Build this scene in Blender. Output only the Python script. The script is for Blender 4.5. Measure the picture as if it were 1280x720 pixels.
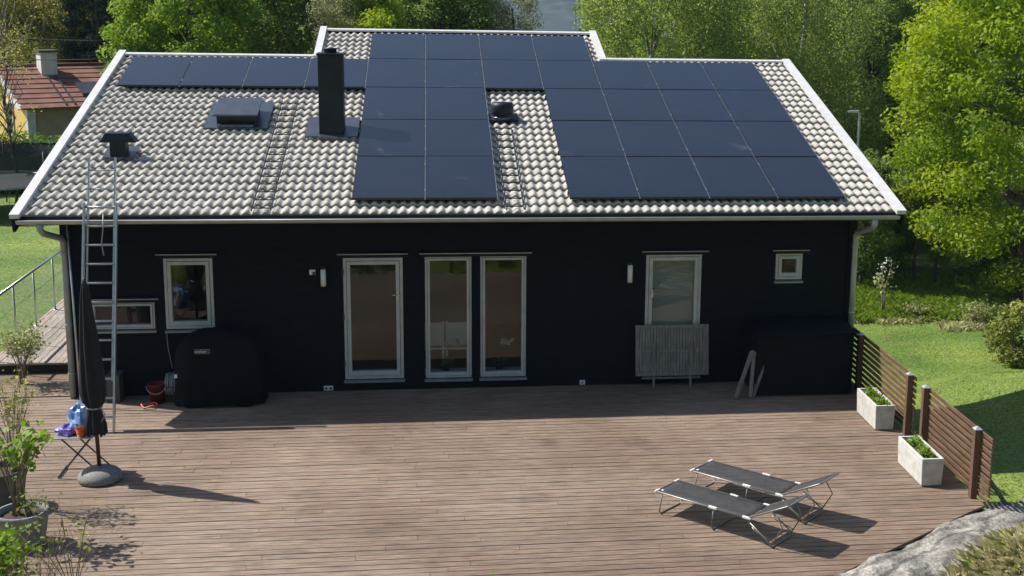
import bpy, math, random
import numpy as np
from mathutils import Vector, Matrix
for o in list(bpy.data.objects): bpy.data.objects.remove(o, do_unlink=True)
scene = bpy.context.scene
col = scene.collection
R = math.radians
sin, cos, pi = math.sin, math.cos, math.pi

# ------------------------------------------------------------------ camera
CAM = Vector((1.2461, -21.0415, 6.5713))
P_, Y_, R_ = 0.19655, 0.14130, 0.01914
fw = Vector((sin(Y_)*cos(P_), cos(Y_)*cos(P_), -sin(P_)))
rt = Vector((cos(Y_), -sin(Y_), 0)); up = rt.cross(fw)
ca, sa = cos(R_), sin(R_)
ax, ay = ca*rt+sa*up, -sa*rt+ca*up
cam = bpy.data.cameras.new('camera'); camo = bpy.data.objects.new('camera', cam); col.objects.link(camo)
M = Matrix((ax, ay, -fw)).transposed().to_4x4(); M.translation = CAM
camo.matrix_world = M
cam.sensor_width = 36; cam.lens = 1632.6/1280*36
cam.shift_x = -127.69/1280; cam.shift_y = -49.07/1280
cam.clip_end = 6000; cam.clip_start = .1
scene.camera = camo

# ------------------------------------------------------------------ world, sun, exposure
SUN_EL = R(49.3); SUN_AZ = R(-68)            # the sun stands behind the house, to the left
w = bpy.data.worlds.new('World'); scene.world = w; w.use_nodes = True
nt = w.node_tree; bg = nt.nodes['Background']
sky = nt.nodes.new('ShaderNodeTexSky'); sky.sky_type = 'NISHITA'; sky.sun_disc = False
sky.sun_elevation = SUN_EL; sky.sun_rotation = SUN_AZ
nt.links.new(sky.outputs[0], bg.inputs[0]); bg.inputs[1].default_value = 0.085
sun = bpy.data.lights.new('sun', 'SUN'); suno = bpy.data.objects.new('sun', sun); col.objects.link(suno)
sun.energy = 4.3; sun.angle = R(.53); sun.color = (1, .95, .87)
sd = Vector((sin(SUN_AZ)*cos(SUN_EL), cos(SUN_AZ)*cos(SUN_EL), sin(SUN_EL)))
suno.rotation_euler = sd.to_track_quat('Z', 'Y').to_euler()
scene.view_settings.view_transform = 'Standard'; scene.view_settings.look = 'None'
scene.view_settings.exposure = 0.72; scene.view_settings.gamma = 1
scene.view_settings.use_curve_mapping = False
HAZE = .00017

# ------------------------------------------------------------------ materials
def mat(name, base, rough=.6, var=None, scale=6, bump=0, bscale=None, metal=0, spec=.5, coat=0, coord='Object', stretch=None, detail=6, attr=None, trans=0, lo=.35, hi=.65):
    m = bpy.data.materials.new(name); m.use_nodes = True; n = m.node_tree.nodes; l = m.node_tree.links
    b = n['Principled BSDF']; b.inputs['Roughness'].default_value = rough; b.inputs['Metallic'].default_value = metal
    b.inputs['Specular IOR Level'].default_value = spec; b.inputs['Coat Weight'].default_value = coat
    b.inputs['Base Color'].default_value = (*base, 1)
    tc = n.new('ShaderNodeTexCoord'); src = tc.outputs[coord]
    if stretch:
        mp = n.new('ShaderNodeMapping'); mp.inputs['Scale'].default_value = stretch; l.new(src, mp.inputs[0]); src = mp.outputs[0]
    cout = None
    if var:
        nz = n.new('ShaderNodeTexNoise'); nz.inputs['Scale'].default_value = scale; nz.inputs['Detail'].default_value = detail
        l.new(src, nz.inputs[0])
        rp = n.new('ShaderNodeValToRGB'); e = rp.color_ramp.elements
        e[0].position = lo; e[1].position = hi; e[0].color = (*base, 1); e[1].color = (*var, 1)
        l.new(nz.outputs[0], rp.inputs[0]); cout = rp.outputs[0]
    if attr:      # per-face tint: multiplies the colour
        at = n.new('ShaderNodeAttribute'); at.attribute_name = attr
        mx = n.new('ShaderNodeMix'); mx.data_type = 'RGBA'; mx.blend_type = 'MULTIPLY'; mx.inputs[0].default_value = 1
        if cout: l.new(cout, mx.inputs[6])
        else: mx.inputs[6].default_value = (*base, 1)
        l.new(at.outputs['Color'], mx.inputs[7]); cout = mx.outputs[2]
    if cout: l.new(cout, b.inputs['Base Color'])
    if bump:
        nb = n.new('ShaderNodeTexNoise'); nb.inputs['Scale'].default_value = bscale or scale*4; nb.inputs['Detail'].default_value = 8
        l.new(src, nb.inputs[0]); bp = n.new('ShaderNodeBump'); bp.inputs['Strength'].default_value = bump; bp.inputs['Distance'].default_value = .02
        l.new(nb.outputs[0], bp.inputs['Height']); l.new(bp.outputs[0], b.inputs['Normal'])
    if trans:
        out = n['Material Output']; tr = n.new('ShaderNodeBsdfTranslucent'); mxs = n.new('ShaderNodeMixShader'); mxs.inputs[0].default_value = trans
        if cout: l.new(cout, tr.inputs[0])
        else: tr.inputs[0].default_value = (*base, 1)
        l.new(b.outputs[0], mxs.inputs[1]); l.new(tr.outputs[0], mxs.inputs[2]); l.new(mxs.outputs[0], out.inputs[0])
    return m

def glass_mat(name, ior=1.75, tint=(.8, .83, .82)):
    m = bpy.data.materials.new(name); m.use_nodes = True; n = m.node_tree.nodes; l = m.node_tree.links
    n.remove(n['Principled BSDF']); out = n['Material Output']
    fr = n.new('ShaderNodeFresnel'); fr.inputs[0].default_value = ior
    gl = n.new('ShaderNodeBsdfGlossy'); gl.inputs['Roughness'].default_value = .0
    tr = n.new('ShaderNodeBsdfTransparent'); tr.inputs[0].default_value = (*tint, 1)
    ge = n.new('ShaderNodeNewGeometry'); iv = n.new('ShaderNodeMath'); iv.operation = 'SUBTRACT'; iv.inputs[0].default_value = 1; l.new(ge.outputs['Backfacing'], iv.inputs[1])
    ml = n.new('ShaderNodeMath'); ml.operation = 'MULTIPLY'; l.new(fr.outputs[0], ml.inputs[0]); l.new(iv.outputs[0], ml.inputs[1])   # only the outer face of a pane mirrors
    mx = n.new('ShaderNodeMixShader'); l.new(ml.outputs[0], mx.inputs[0]); l.new(tr.outputs[0], mx.inputs[1]); l.new(gl.outputs[0], mx.inputs[2])
    # slightly wavy panes
    tc = n.new('ShaderNodeTexCoord'); nz = n.new('ShaderNodeTexNoise'); nz.inputs['Scale'].default_value = 1.6; nz.inputs['Detail'].default_value = 1
    bp = n.new('ShaderNodeBump'); bp.inputs['Strength'].default_value = .02; bp.inputs['Distance'].default_value = .05
    l.new(tc.outputs['Object'], nz.inputs[0]); l.new(nz.outputs[0], bp.inputs['Height']); l.new(bp.outputs[0], gl.inputs['Normal'])
    l.new(mx.outputs[0], out.inputs[0]); return m

M_ = {}
M_['siding'] = mat('black_stained_boards', (.0055, .0075, .0115), .8, (.0095, .012, .017), 3, .25, 40, stretch=(1, 1, 8), spec=.15)
M_['black_trim'] = mat('black_trim_paint', (.007, .008, .012), .65, (.011, .012, .017), 4, .1, spec=.2)
M_['black_metal'] = mat('black_sheet_metal', (.008, .011, .019), .5, (.013, .017, .027), 5, .05, spec=.3)
M_['dark_flash'] = mat('dark_flashing', (.075, .085, .105), .32, (.10, .112, .135), 5, .05, metal=.55)
M_['white_trim'] = mat('white_painted_board', (.50, .50, .50), .45, (.58, .58, .575), 5, .05)
M_['frame'] = mat('white_window_paint', (.36, .365, .37), .4, (.44, .445, .45), 6, .03)
M_['sillmetal'] = mat('grey_sill_metal', (.22, .24, .27), .4, (.29, .31, .34), 6, .03, metal=.4)
M_['gutter'] = mat('light_grey_gutter', (.36, .36, .355), .38, (.43, .43, .425), 5, .03, metal=.3)
M_['downpipe'] = mat('grey_downpipe', (.27, .29, .30), .4, (.33, .35, .36), 5, .03, metal=.3)
M_['alu'] = mat('aluminium', (.42, .43, .44), .38, (.52, .53, .54), 12, .05, metal=.7)
M_['steel'] = mat('bright_steel', (.55, .55, .56), .3, metal=.85)
M_['glass'] = glass_mat('window_glass')
M_['clear'] = glass_mat('clear_glass', 1.3, (.93, .96, .94))
def panel_mat():
    m = mat('panel_glass', (.0075, .0095, .017), .12, (.010, .0125, .021), 1.2, 0, spec=.72)
    n = m.node_tree.nodes; l = m.node_tree.links; b = n['Principled BSDF']; src = b.inputs['Base Color'].links[0].from_socket
    tc = n.new('ShaderNodeTexCoord'); oi = n.new('ShaderNodeObjectInfo'); ad = n.new('ShaderNodeVectorMath'); ad.operation = 'ADD'
    ml = n.new('ShaderNodeMath'); ml.operation = 'MULTIPLY'; ml.inputs[1].default_value = 37; l.new(oi.outputs['Random'], ml.inputs[0]); l.new(tc.outputs['Object'], ad.inputs[0]); l.new(ml.outputs[0], ad.inputs[1])
    nz = n.new('ShaderNodeTexNoise'); nz.inputs['Scale'].default_value = 3.2; nz.inputs['Detail'].default_value = 7; nz.inputs['Distortion'].default_value = 1.2; l.new(ad.outputs[0], nz.inputs[0])
    rp = n.new('ShaderNodeValToRGB'); rp.color_ramp.elements[0].position = .66; rp.color_ramp.elements[1].position = .80; l.new(nz.outputs[0], rp.inputs[0])
    mx = n.new('ShaderNodeMix'); mx.data_type = 'RGBA'; l.new(rp.outputs[0], mx.inputs[0]); l.new(src, mx.inputs[6]); mx.inputs[7].default_value = (.045, .05, .062, 1); l.new(mx.outputs[2], b.inputs['Base Color'])
    n2 = n.new('ShaderNodeTexNoise'); n2.inputs['Scale'].default_value = 1.1; n2.inputs['Detail'].default_value = 4; l.new(ad.outputs[0], n2.inputs[0])
    mr = n.new('ShaderNodeMapRange'); mr.inputs['To Min'].default_value = .07; mr.inputs['To Max'].default_value = .24; l.new(n2.outputs[0], mr.inputs['Value']); l.new(mr.outputs[0], b.inputs['Roughness'])
    return m
M_['panel'] = panel_mat()
M_['panel_frame'] = mat('panel_frame', (.012, .013, .016), .4, metal=.3)
M_['clamp'] = mat('clamp_metal', (.6, .6, .6), .35, metal=.8)
M_['concrete'] = mat('cast_concrete', (.44, .43, .40), .85, (.56, .55, .52), 9, .25, 70)
def rock_mat():
    m = mat('bare_rock', (.15, .14, .128), .92, (.42, .393, .352), 2.6, 1.0, 9, detail=14, lo=.36, hi=.68)
    n = m.node_tree.nodes; l = m.node_tree.links; b = n['Principled BSDF']; src = b.inputs['Base Color'].links[0].from_socket
    tc = n.new('ShaderNodeTexCoord'); wv = n.new('ShaderNodeTexWave'); wv.inputs['Scale'].default_value = 1.1; wv.inputs['Distortion'].default_value = 9; wv.inputs['Detail'].default_value = 5; wv.inputs['Detail Scale'].default_value = 1.6
    mp = n.new('ShaderNodeMapping'); mp.inputs['Rotation'].default_value = (0, 0, .9); l.new(tc.outputs['Object'], mp.inputs[0]); l.new(mp.outputs[0], wv.inputs[0])
    rp = n.new('ShaderNodeValToRGB'); rp.color_ramp.elements[0].position = .05; rp.color_ramp.elements[1].position = .45; rp.color_ramp.elements[0].color = (.5, .5, .49, 1); rp.color_ramp.elements[1].color = (1, 1, 1, 1); l.new(wv.outputs[0], rp.inputs[0])
    n3 = n.new('ShaderNodeTexNoise'); n3.inputs['Scale'].default_value = 30; n3.inputs['Detail'].default_value = 6; l.new(tc.outputs['Object'], n3.inputs[0])
    r3 = n.new('ShaderNodeValToRGB'); r3.color_ramp.elements[0].position = .38; r3.color_ramp.elements[1].position = .6; r3.color_ramp.elements[0].color = (.62, .61, .6, 1); r3.color_ramp.elements[1].color = (1.1, 1.1, 1.08, 1); l.new(n3.outputs[0], r3.inputs[0])
    for q in (rp, r3):
        mx = n.new('ShaderNodeMix'); mx.data_type = 'RGBA'; mx.blend_type = 'MULTIPLY'; mx.inputs[0].default_value = 1; l.new(src, mx.inputs[6]); l.new(q.outputs[0], mx.inputs[7]); src = mx.outputs[2]
    l.new(src, b.inputs['Base Color'])
    for q in n:
        if q.type == 'BUMP': q.inputs['Distance'].default_value = .06
    return m
M_['rock'] = rock_mat()
M_['soil'] = mat('potting_soil', (.035, .026, .018), .95, (.07, .05, .035), 20, .6, 60)
M_['charcoal'] = mat('charcoal_mesh_fabric', (.034, .036, .040), .7, (.046, .048, .051), 9, .2, 300)
def see_through(m, f):
    n = m.node_tree.nodes; l = m.node_tree.links; o_ = n['Material Output']; src = o_.inputs[0].links[0].from_socket
    tp = n.new('ShaderNodeBsdfTransparent'); mx = n.new('ShaderNodeMixShader'); mx.inputs[0].default_value = f
    l.new(src, mx.inputs[1]); l.new(tp.outputs[0], mx.inputs[2]); l.new(mx.outputs[0], o_.inputs[0])
see_through(M_['charcoal'], .24)
M_['tubes'] = mat('dull_tube_metal', (.25, .225, .20), .4, (.32, .29, .26), 20, metal=.6)
M_['cover'] = mat('black_cover_cloth', (.0035, .005, .008), .8, (.0062, .0082, .012), 3, .35, 6, spec=.15)
M_['umbrella'] = mat('dark_umbrella_cloth', (.0075, .009, .013), .85, (.013, .015, .020), 5, .3, 20)
M_['umbpole'] = mat('dark_brown_pole', (.055, .030, .022), .5, (.075, .042, .03), 9, .1)
M_['granite'] = mat('grey_stone_base', (.15, .145, .14), .7, (.22, .21, .20), 30, .2, 80)
M_['greywood'] = mat('weathered_grey_wood', (.13, .125, .12), .85, (.22, .21, .20), 4, .4, 14, stretch=(6, 6, 1))
M_['fence'] = mat('brown_fence_wood', (.125, .064, .038), .75, (.21, .118, .075), 3, .4, 10, stretch=(8, 1, 8))
M_['post'] = mat('dark_brown_post', (.10, .052, .034), .75, (.15, .08, .052), 4, .3, 12, stretch=(8, 8, 1))
M_['zinc'] = mat('zinc_cap', (.55, .55, .55), .4, metal=.6)
M_['red'] = mat('red_plastic', (.13, .012, .010), .45)
M_['redhose'] = mat('salmon_hose', (.55, .13, .09), .5)
M_['hose'] = mat('pale_hose', (.30, .32, .35), .5)
M_['blue'] = mat('blue_plastic_bag', (.04, .16, .52), .35, (.45, .6, .85), 9, .6, 12)
M_['orange'] = mat('orange_plastic', (.75, .16, .02), .4)
M_['whitep'] = mat('white_plastic', (.7, .7, .7), .4)
M_['yellow'] = mat('yellow_plastic', (.65, .42, .06), .4)
M_['purple'] = mat('purple_plastic', (.14, .10, .38), .4)
M_['darkp'] = mat('dark_plastic', (.03, .03, .034), .45)
M_['potgrey'] = mat('grey_pot_concrete', (.17, .17, .175), .85, (.26, .26, .26), 6, .3, 40)
M_['potdark'] = mat('dark_pot', (.05, .055, .06), .6, (.07, .075, .08), 6, .2)
M_['bark'] = mat('brown_bark', (.06, .045, .034), .9, (.12, .095, .075), 6, .6, 20, stretch=(3, 3, .6))
M_['birchbark'] = mat('birch_bark', (.10, .09, .08), .85, (.50, .48, .45), 3, .4, 14, stretch=(2, 2, .7))
M_['twig'] = mat('grey_brown_twig', (.16, .12, .085), .85, (.25, .20, .15), 10)
M_['plasterwhite'] = mat('white_plaster', (.55, .54, .52), .85, (.65, .64, .62), 4, .1)
M_['rooflath'] = mat('interior_plaster', (.35, .33, .30), .9)
M_['floorint'] = mat('oak_floor', (.22, .14, .08), .5, (.28, .18, .11), 4, stretch=(1, 6, 1))
M_['white_soft'] = mat('white_lacquer', (.75, .75, .73), .4)
M_['blind'] = mat('pale_blind', (.80, .77, .71), .6)

def deck_mat():
    m = mat('brown_deck_boards', (.180, .124, .088), .78, (.365, .278, .215), 3.6, .9, 24, stretch=(.9, 9, 9), attr='tint', detail=9, lo=.30, hi=.72)
    n = m.node_tree.nodes; l = m.node_tree.links; b = n['Principled BSDF']; src = b.inputs['Base Color'].links[0].from_socket
    tc = n.new('ShaderNodeTexCoord')
    for sc_, c0, c1, p0, p1, st in ((.35, (1.12, 1.13, 1.14), (.80, .75, .71), .38, .62, (1, 1, 1)), (7, (1, 1, 1), (.55, .50, .48), .60, .78, (.25, 2.5, 1)), (1.3, (1, 1, 1), (.74, .72, .72), .58, .72, (1, 1, 1))):   # greyed and redder areas, dark streaks, old stains
        mp = n.new('ShaderNodeMapping'); mp.inputs['Scale'].default_value = st; l.new(tc.outputs['Object'], mp.inputs[0])
        nz = n.new('ShaderNodeTexNoise'); nz.inputs['Scale'].default_value = sc_; nz.inputs['Detail'].default_value = 7; l.new(mp.outputs[0], nz.inputs[0])
        rp = n.new('ShaderNodeValToRGB'); rp.color_ramp.elements[0].position = p0; rp.color_ramp.elements[1].position = p1; rp.color_ramp.elements[0].color = (*c0, 1); rp.color_ramp.elements[1].color = (*c1, 1); l.new(nz.outputs[0], rp.inputs[0])
        mx = n.new('ShaderNodeMix'); mx.data_type = 'RGBA'; mx.blend_type = 'MULTIPLY'; mx.inputs[0].default_value = 1; l.new(src, mx.inputs[6]); l.new(rp.outputs[0], mx.inputs[7]); src = mx.outputs[2]
    l.new(src, b.inputs['Base Color'])
    return m
M_['deck'] = deck_mat()
M_['sidedeck'] = mat('grey_deck_boards', (.24, .195, .17), .75, (.40, .34, .31), 4, .5, 18, stretch=(9, .9, 9), attr='tint', detail=8)

def tile_mat():
    m = mat('pale_concrete_tiles', (.325, .31, .28), .9, (.445, .425, .388), 5, .35, 55, detail=10)
    n = m.node_tree.nodes; l = m.node_tree.links; b = n['Principled BSDF']
    src = b.inputs['Base Color'].links[0].from_socket
    tc = n.new('ShaderNodeTexCoord'); nz = n.new('ShaderNodeTexNoise'); nz.inputs['Scale'].default_value = 26; nz.inputs['Detail'].default_value = 3
    l.new(tc.outputs['Object'], nz.inputs[0])
    rp = n.new('ShaderNodeValToRGB'); rp.color_ramp.elements[0].position = .66; rp.color_ramp.elements[1].position = .74
    rp.color_ramp.elements[0].color = (1, 1, 1, 1); rp.color_ramp.elements[1].color = (.45, .43, .40, 1)
    l.new(nz.outputs[0], rp.inputs[0])
    mx = n.new('ShaderNodeMix'); mx.data_type = 'RGBA'; mx.blend_type = 'MULTIPLY'; mx.inputs[0].default_value = .8
    l.new(src, mx.inputs[6]); l.new(rp.outputs[0], mx.inputs[7]); l.new(mx.outputs[2], b.inputs['Base Color'])
    return m
M_['tile'] = tile_mat()
M_['redtile'] = mat('red_roof_tiles', (.135, .055, .040), .85, (.215, .095, .072), 3, .3, 20)

def leaf_mat(name, dark, light, trans=.35, rough=.55):
    """leaf colour from a per-face attribute (each leaf its own shade)"""
    m = bpy.data.materials.new(name); m.use_nodes = True; n = m.node_tree.nodes; l = m.node_tree.links
    b = n['Principled BSDF']; b.inputs['Roughness'].default_value = rough; b.inputs['Specular IOR Level'].default_value = .3
    at = n.new('ShaderNodeAttribute'); at.attribute_name = 'tint'
    rp = n.new('ShaderNodeValToRGB'); rp.color_ramp.elements[0].color = (*dark, 1); rp.color_ramp.elements[1].color = (*light, 1)
    l.new(at.outputs['Fac'], rp.inputs[0]); l.new(rp.outputs[0], b.inputs['Base Color'])
    tr = n.new('ShaderNodeBsdfTranslucent'); hs = n.new('ShaderNodeHueSaturation'); hs.inputs['Saturation'].default_value = 1.1; hs.inputs['Value'].default_value = 1.15
    l.new(rp.outputs[0], hs.inputs['Color']); l.new(hs.outputs[0], tr.inputs[0])
    mx = n.new('ShaderNodeMixShader'); mx.inputs[0].default_value = trans
    l.new(b.outputs[0], mx.inputs[1]); l.new(tr.outputs[0], mx.inputs[2]); l.new(mx.outputs[0], n['Material Output'].inputs[0])
    return m
L_ = dict(
    maple=leaf_mat('maple_leaves', (.13, .22, .012), (.36, .44, .025), .5),
    birch=leaf_mat('birch_leaves', (.21, .28, .075), (.36, .42, .14), .62, .8),
    green=leaf_mat('green_leaves', (.14, .23, .03), (.29, .40, .06), .56, .7),
    lime=leaf_mat('lime_leaves', (.19, .28, .02), (.38, .46, .04), .55),
    dark=leaf_mat('dark_leaves', (.13, .19, .05), (.25, .33, .09), .58, .7),
    conifer=leaf_mat('conifer_needles', (.035, .062, .045), (.075, .115, .075), .3),
    olive=leaf_mat('olive_leaves', (.24, .25, .08), (.42, .40, .15), .6, .7),
    grey=leaf_mat('grey_green_leaves', (.21, .23, .12), (.37, .38, .22), .58, .7),
    shrub=leaf_mat('shrub_leaves', (.10, .19, .02), (.28, .42, .05), .45),
    pale=leaf_mat('pale_leaves', (.20, .24, .08), (.42, .44, .18), .4),
    hedge=leaf_mat('hedge_leaves', (.09, .16, .02), (.20, .30, .04), .45),
    bush=leaf_mat('bush_leaves', (.08, .11, .02), (.34, .36, .08), .35),
    blossom=leaf_mat('white_blossom', (.55, .55, .48), (.75, .75, .68), .3),
    dry=leaf_mat('dry_grass', (.20, .19, .075), (.60, .54, .32), .3),
    grass=leaf_mat('grass_blades', (.10, .18, .02), (.25, .33, .05), .5),
)

# ------------------------------------------------------------------ mesh helpers
class MB:
    def __init__(s): s.v = []; s.f = []; s.sm = []; s.t = []
    def add(s, vs, fs, smooth=False, tint=None):
        k = len(s.v); s.v += [tuple(p) for p in vs]
        for f in fs: s.f.append(tuple(i+k for i in f)); s.sm.append(smooth); s.t.append(tint or (1, 1, 1))
    def box(s, lo, hi, tint=None):
        x0, y0, z0 = lo; x1, y1, z1 = hi
        s.add([(x0,y0,z0),(x1,y0,z0),(x1,y1,z0),(x0,y1,z0),(x0,y0,z1),(x1,y0,z1),(x1,y1,z1),(x0,y1,z1)],
              [(0,3,2,1),(4,5,6,7),(0,1,5,4),(1,2,6,5),(2,3,7,6),(3,0,4,7)], tint=tint)
    def hexa(s, p, smooth=False, tint=None):   # 8 points: bottom ring then top ring
        s.add(p, [(0,3,2,1),(4,5,6,7),(0,1,5,4),(1,2,6,5),(2,3,7,6),(3,0,4,7)], smooth, tint)
    def bar(s, a, b, wx, wy, upv=(0, 0, 1), tint=None):
        a = Vector(a); b = Vector(b); d = (b-a).normalized(); u = Vector(upv)
        if abs(d.dot(u)) > .95: u = Vector((0, 1, 0))
        x = d.cross(u).normalized()*wx/2; y = x.cross(d).normalized()*wy/2
        s.hexa([a-x-y, a+x-y, a+x+y, a-x+y, b-x-y, b+x-y, b+x+y, b-x+y], tint=tint)
    def tube(s, pts, r, n=8, cap=True):
        pts = [Vector(p) for p in pts]; rs = r if isinstance(r, (list, tuple)) else [r]*len(pts)
        ref = Vector((0, 0, 1)); d0 = (pts[-1]-pts[0]).normalized()
        if abs(d0.dot(ref)) > .8: ref = Vector((1, 0, 0))
        vs = []; fs = []
        for i, p in enumerate(pts):
            d = (pts[min(i+1, len(pts)-1)]-pts[max(i-1, 0)]).normalized()
            x = d.cross(ref).normalized(); y = x.cross(d)
            for k in range(n):
                t = 2*pi*k/n; vs.append(p+(x*cos(t)+y*sin(t))*rs[i])
        for i in range(len(pts)-1):
            for k in range(n):
                a = i*n+k; b = i*n+(k+1) % n; fs.append((a, b, b+n, a+n))
        if cap: fs.append(tuple(range(n))[::-1]); fs.append(tuple(range((len(pts)-1)*n, len(pts)*n)))
        s.add(vs, fs, True)
    def lathe(s, prof, c=(0, 0, 0), n=32, close=False):
        vs = []; fs = []
        for r, z in prof:
            for k in range(n):
                t = 2*pi*k/n; vs.append((c[0]+r*cos(t), c[1]+r*sin(t), c[2]+z))
        for i in range(len(prof)-1):
            for k in range(n):
                a = i*n+k; b = i*n+(k+1) % n; fs.append((a, b, b+n, a+n))
        s.add(vs, fs, True)
    def build(s, name, m, parent=None, kind=None, bevel=0, tints=False):
        me = bpy.data.meshes.new(name); me.from_pydata(s.v, [], s.f); me.polygons.foreach_set('use_smooth', s.sm)
        if tints:
            a = me.color_attributes.new('tint', 'FLOAT_COLOR', 'CORNER'); buf = []
            for f, t in zip(s.f, s.t): buf += list((*t, 1))*len(f)
            a.data.foreach_set('color', buf)
        me.update()
        o = bpy.data.objects.new(name, me); col.objects.link(o); me.materials.append(m)
        if parent: place(o, parent)
        if kind: o['kind'] = kind
        if bevel:
            b = o.modifiers.new('bevel', 'BEVEL'); b.width = bevel; b.segments = 2; b.limit_method = 'ANGLE'
        return o
def place(o, parent):
    """parent keeping the part where it was modelled (world coordinates)"""
    o.parent = parent
    o.matrix_parent_inverse = wm(parent).inverted()
def wm(o):
    m = Matrix.LocRotScale(o.location, o.rotation_euler, o.scale)
    return (wm(o.parent) @ o.matrix_parent_inverse @ m) if o.parent else m
def thing(name, label, cat, loc=(0, 0, 0), group=None, rz=0):
    o = bpy.data.objects.new(name, None); col.objects.link(o); o.location = loc; o.rotation_euler = (0, 0, rz)
    o.empty_display_size = .2; return tag(o, label, cat, group)
def tag(o, label, cat, group=None):
    o['label'] = label; o['category'] = cat
    if group: o['group'] = group
    return o
def copy_tree(o, parent=None):
    c = o.copy(); col.objects.link(c)
    if parent: c.parent = parent; c.matrix_parent_inverse = o.matrix_parent_inverse.copy()
    for ch in list(o.children): copy_tree(ch, c)
    return c

rng = np.random.default_rng(7); random.seed(7)

# ------------------------------------------------------------------ ground
def ss(a, b, x):
    t = np.clip((x-a)/(b-a), 0, 1); return t*t*(3-2*t)
def ground(x, y):
    x = np.asarray(x, float); y = np.asarray(y, float)
    yc = np.clip(y, -5.2, 60)
    zr = -1.0-.18*(yc+2.2); zr = np.where(zr < -3.1, -3.1-.02*(yc-9.5), zr)
    zr = zr+.22*np.clip(x-12, 0, 3)*(1-ss(5, 12, y))
    s = ss(-3., 8., x); z = -.35*(1-s)+zr*s
    z = z+np.clip(-8.5-y, 0, 40)*.36
    z = z+.85*np.exp(-(((x-8.3)/1.15)**2+((y+7.75)/1.0)**2))
    z = z-16*ss(60, 260, y)
    return z
def gz(x, y): return float(ground(x, y))

xs = np.concatenate([np.linspace(-900, -42, 16), np.linspace(-40, 45, 171), np.linspace(48, 900, 16)])
ys = np.concatenate([np.linspace(-140, -32, 8), np.linspace(-30, 60, 181), np.linspace(63, 300, 30)])
X, Yg = np.meshgrid(xs, ys); Z = ground(X, Yg)
inner = (X > -4.2) & (X < 8.2) & (Yg > -.2) & (Yg < 7.5)
Z = np.where(inner, np.minimum(Z, -.4), Z)
Z = Z+.03*np.sin(X*1.7+np.sin(Yg*1.1)*2)*np.sin(Yg*1.3)
V = np.stack([X, Yg, Z], -1).reshape(-1, 3); nx = len(xs)
F = [(j*nx+i, j*nx+i+1, (j+1)*nx+i+1, (j+1)*nx+i) for j in range(len(ys)-1) for i in range(nx-1)]
def lawn_mat():
    m = mat('mown_grass', (.075, .135, .015), .9, (.155, .205, .034), .45, .5, 30, detail=10)
    n = m.node_tree.nodes; l = m.node_tree.links; b = n['Principled BSDF']; src = b.inputs['Base Color'].links[0].from_socket
    tc = n.new('ShaderNodeTexCoord'); nz = n.new('ShaderNodeTexNoise'); nz.inputs['Scale'].default_value = 22; nz.inputs['Detail'].default_value = 10
    mp = n.new('ShaderNodeMapping'); mp.inputs['Scale'].default_value = (1, .45, 1); l.new(tc.outputs['Object'], mp.inputs[0]); l.new(mp.outputs[0], nz.inputs[0])
    rp = n.new('ShaderNodeValToRGB'); rp.color_ramp.elements[0].position = .36; rp.color_ramp.elements[1].position = .66
    rp.color_ramp.elements[0].color = (.42, .5, .42, 1); rp.color_ramp.elements[1].color = (1.5, 1.45, 1.35, 1); l.new(nz.outputs[0], rp.inputs[0])
    mx = n.new('ShaderNodeMix'); mx.data_type = 'RGBA'; mx.blend_type = 'MULTIPLY'; mx.inputs[0].default_value = 1; l.new(src, mx.inputs[6]); l.new(rp.outputs[0], mx.inputs[7])
    # bare straw-coloured soil patches
    n2 = n.new('ShaderNodeTexNoise'); n2.inputs['Scale'].default_value = .33; n2.inputs['Detail'].default_value = 6; l.new(tc.outputs['Object'], n2.inputs[0])
    r2 = n.new('ShaderNodeValToRGB'); r2.color_ramp.elements[0].position = .62; r2.color_ramp.elements[1].position = .78; l.new(n2.outputs[0], r2.inputs[0])
    m2 = n.new('ShaderNodeMix'); m2.data_type = 'RGBA'; l.new(r2.outputs[0], m2.inputs[0]); l.new(mx.outputs[2], m2.inputs[6]); m2.inputs[7].default_value = (.24, .21, .10, 1)
    l.new(m2.outputs[2], b.inputs['Base Color']); return m
M_['lawn'] = lawn_mat()
me = bpy.data.meshes.new('lawn'); me.from_pydata(V.tolist(), [], F); me.polygons.foreach_set('use_smooth', [True]*len(F)); me.materials.append(M_['lawn'])
o = bpy.data.objects.new('lawn', me); col.objects.link(o); o['kind'] = 'structure'

# water of the bay and the wooded hill on its far shore
b = MB(); b.add([(-2500, 255, -15.2), (2500, 255, -15.2), (2500, 3500, -15.2), (-2500, 3500, -15.2)], [(0, 1, 2, 3)])
M_['water'] = mat('bay_water', (.02, .03, .04), .08, bump=.15, bscale=.6, spec=.5)
b.build('water', M_['water'], kind='structure')
hx = np.linspace(-1200, 1600, 160); hy = np.linspace(900, 1500, 40); HX, HY = np.meshgrid(hx, hy)
HZ = -17+46*ss(900, 1250, HY)*(.75+.25*np.sin(HX*.006+1))+rng.normal(0, 2.2, HX.shape)*ss(905, 930, HY)
HV = np.stack([HX, HY, HZ], -1).reshape(-1, 3); F = [(j*160+i, j*160+i+1, (j+1)*160+i+1, (j+1)*160+i) for j in range(39) for i in range(159)]
me = bpy.data.meshes.new('hills'); me.from_pydata(HV.tolist(), [], F); me.materials.append(mat('far_forest', (.012, .022, .020), .9, (.03, .045, .034), .06, .5, .2))
o = bpy.data.objects.new('hills', me); col.objects.link(o); o['kind'] = 'structure'

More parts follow.
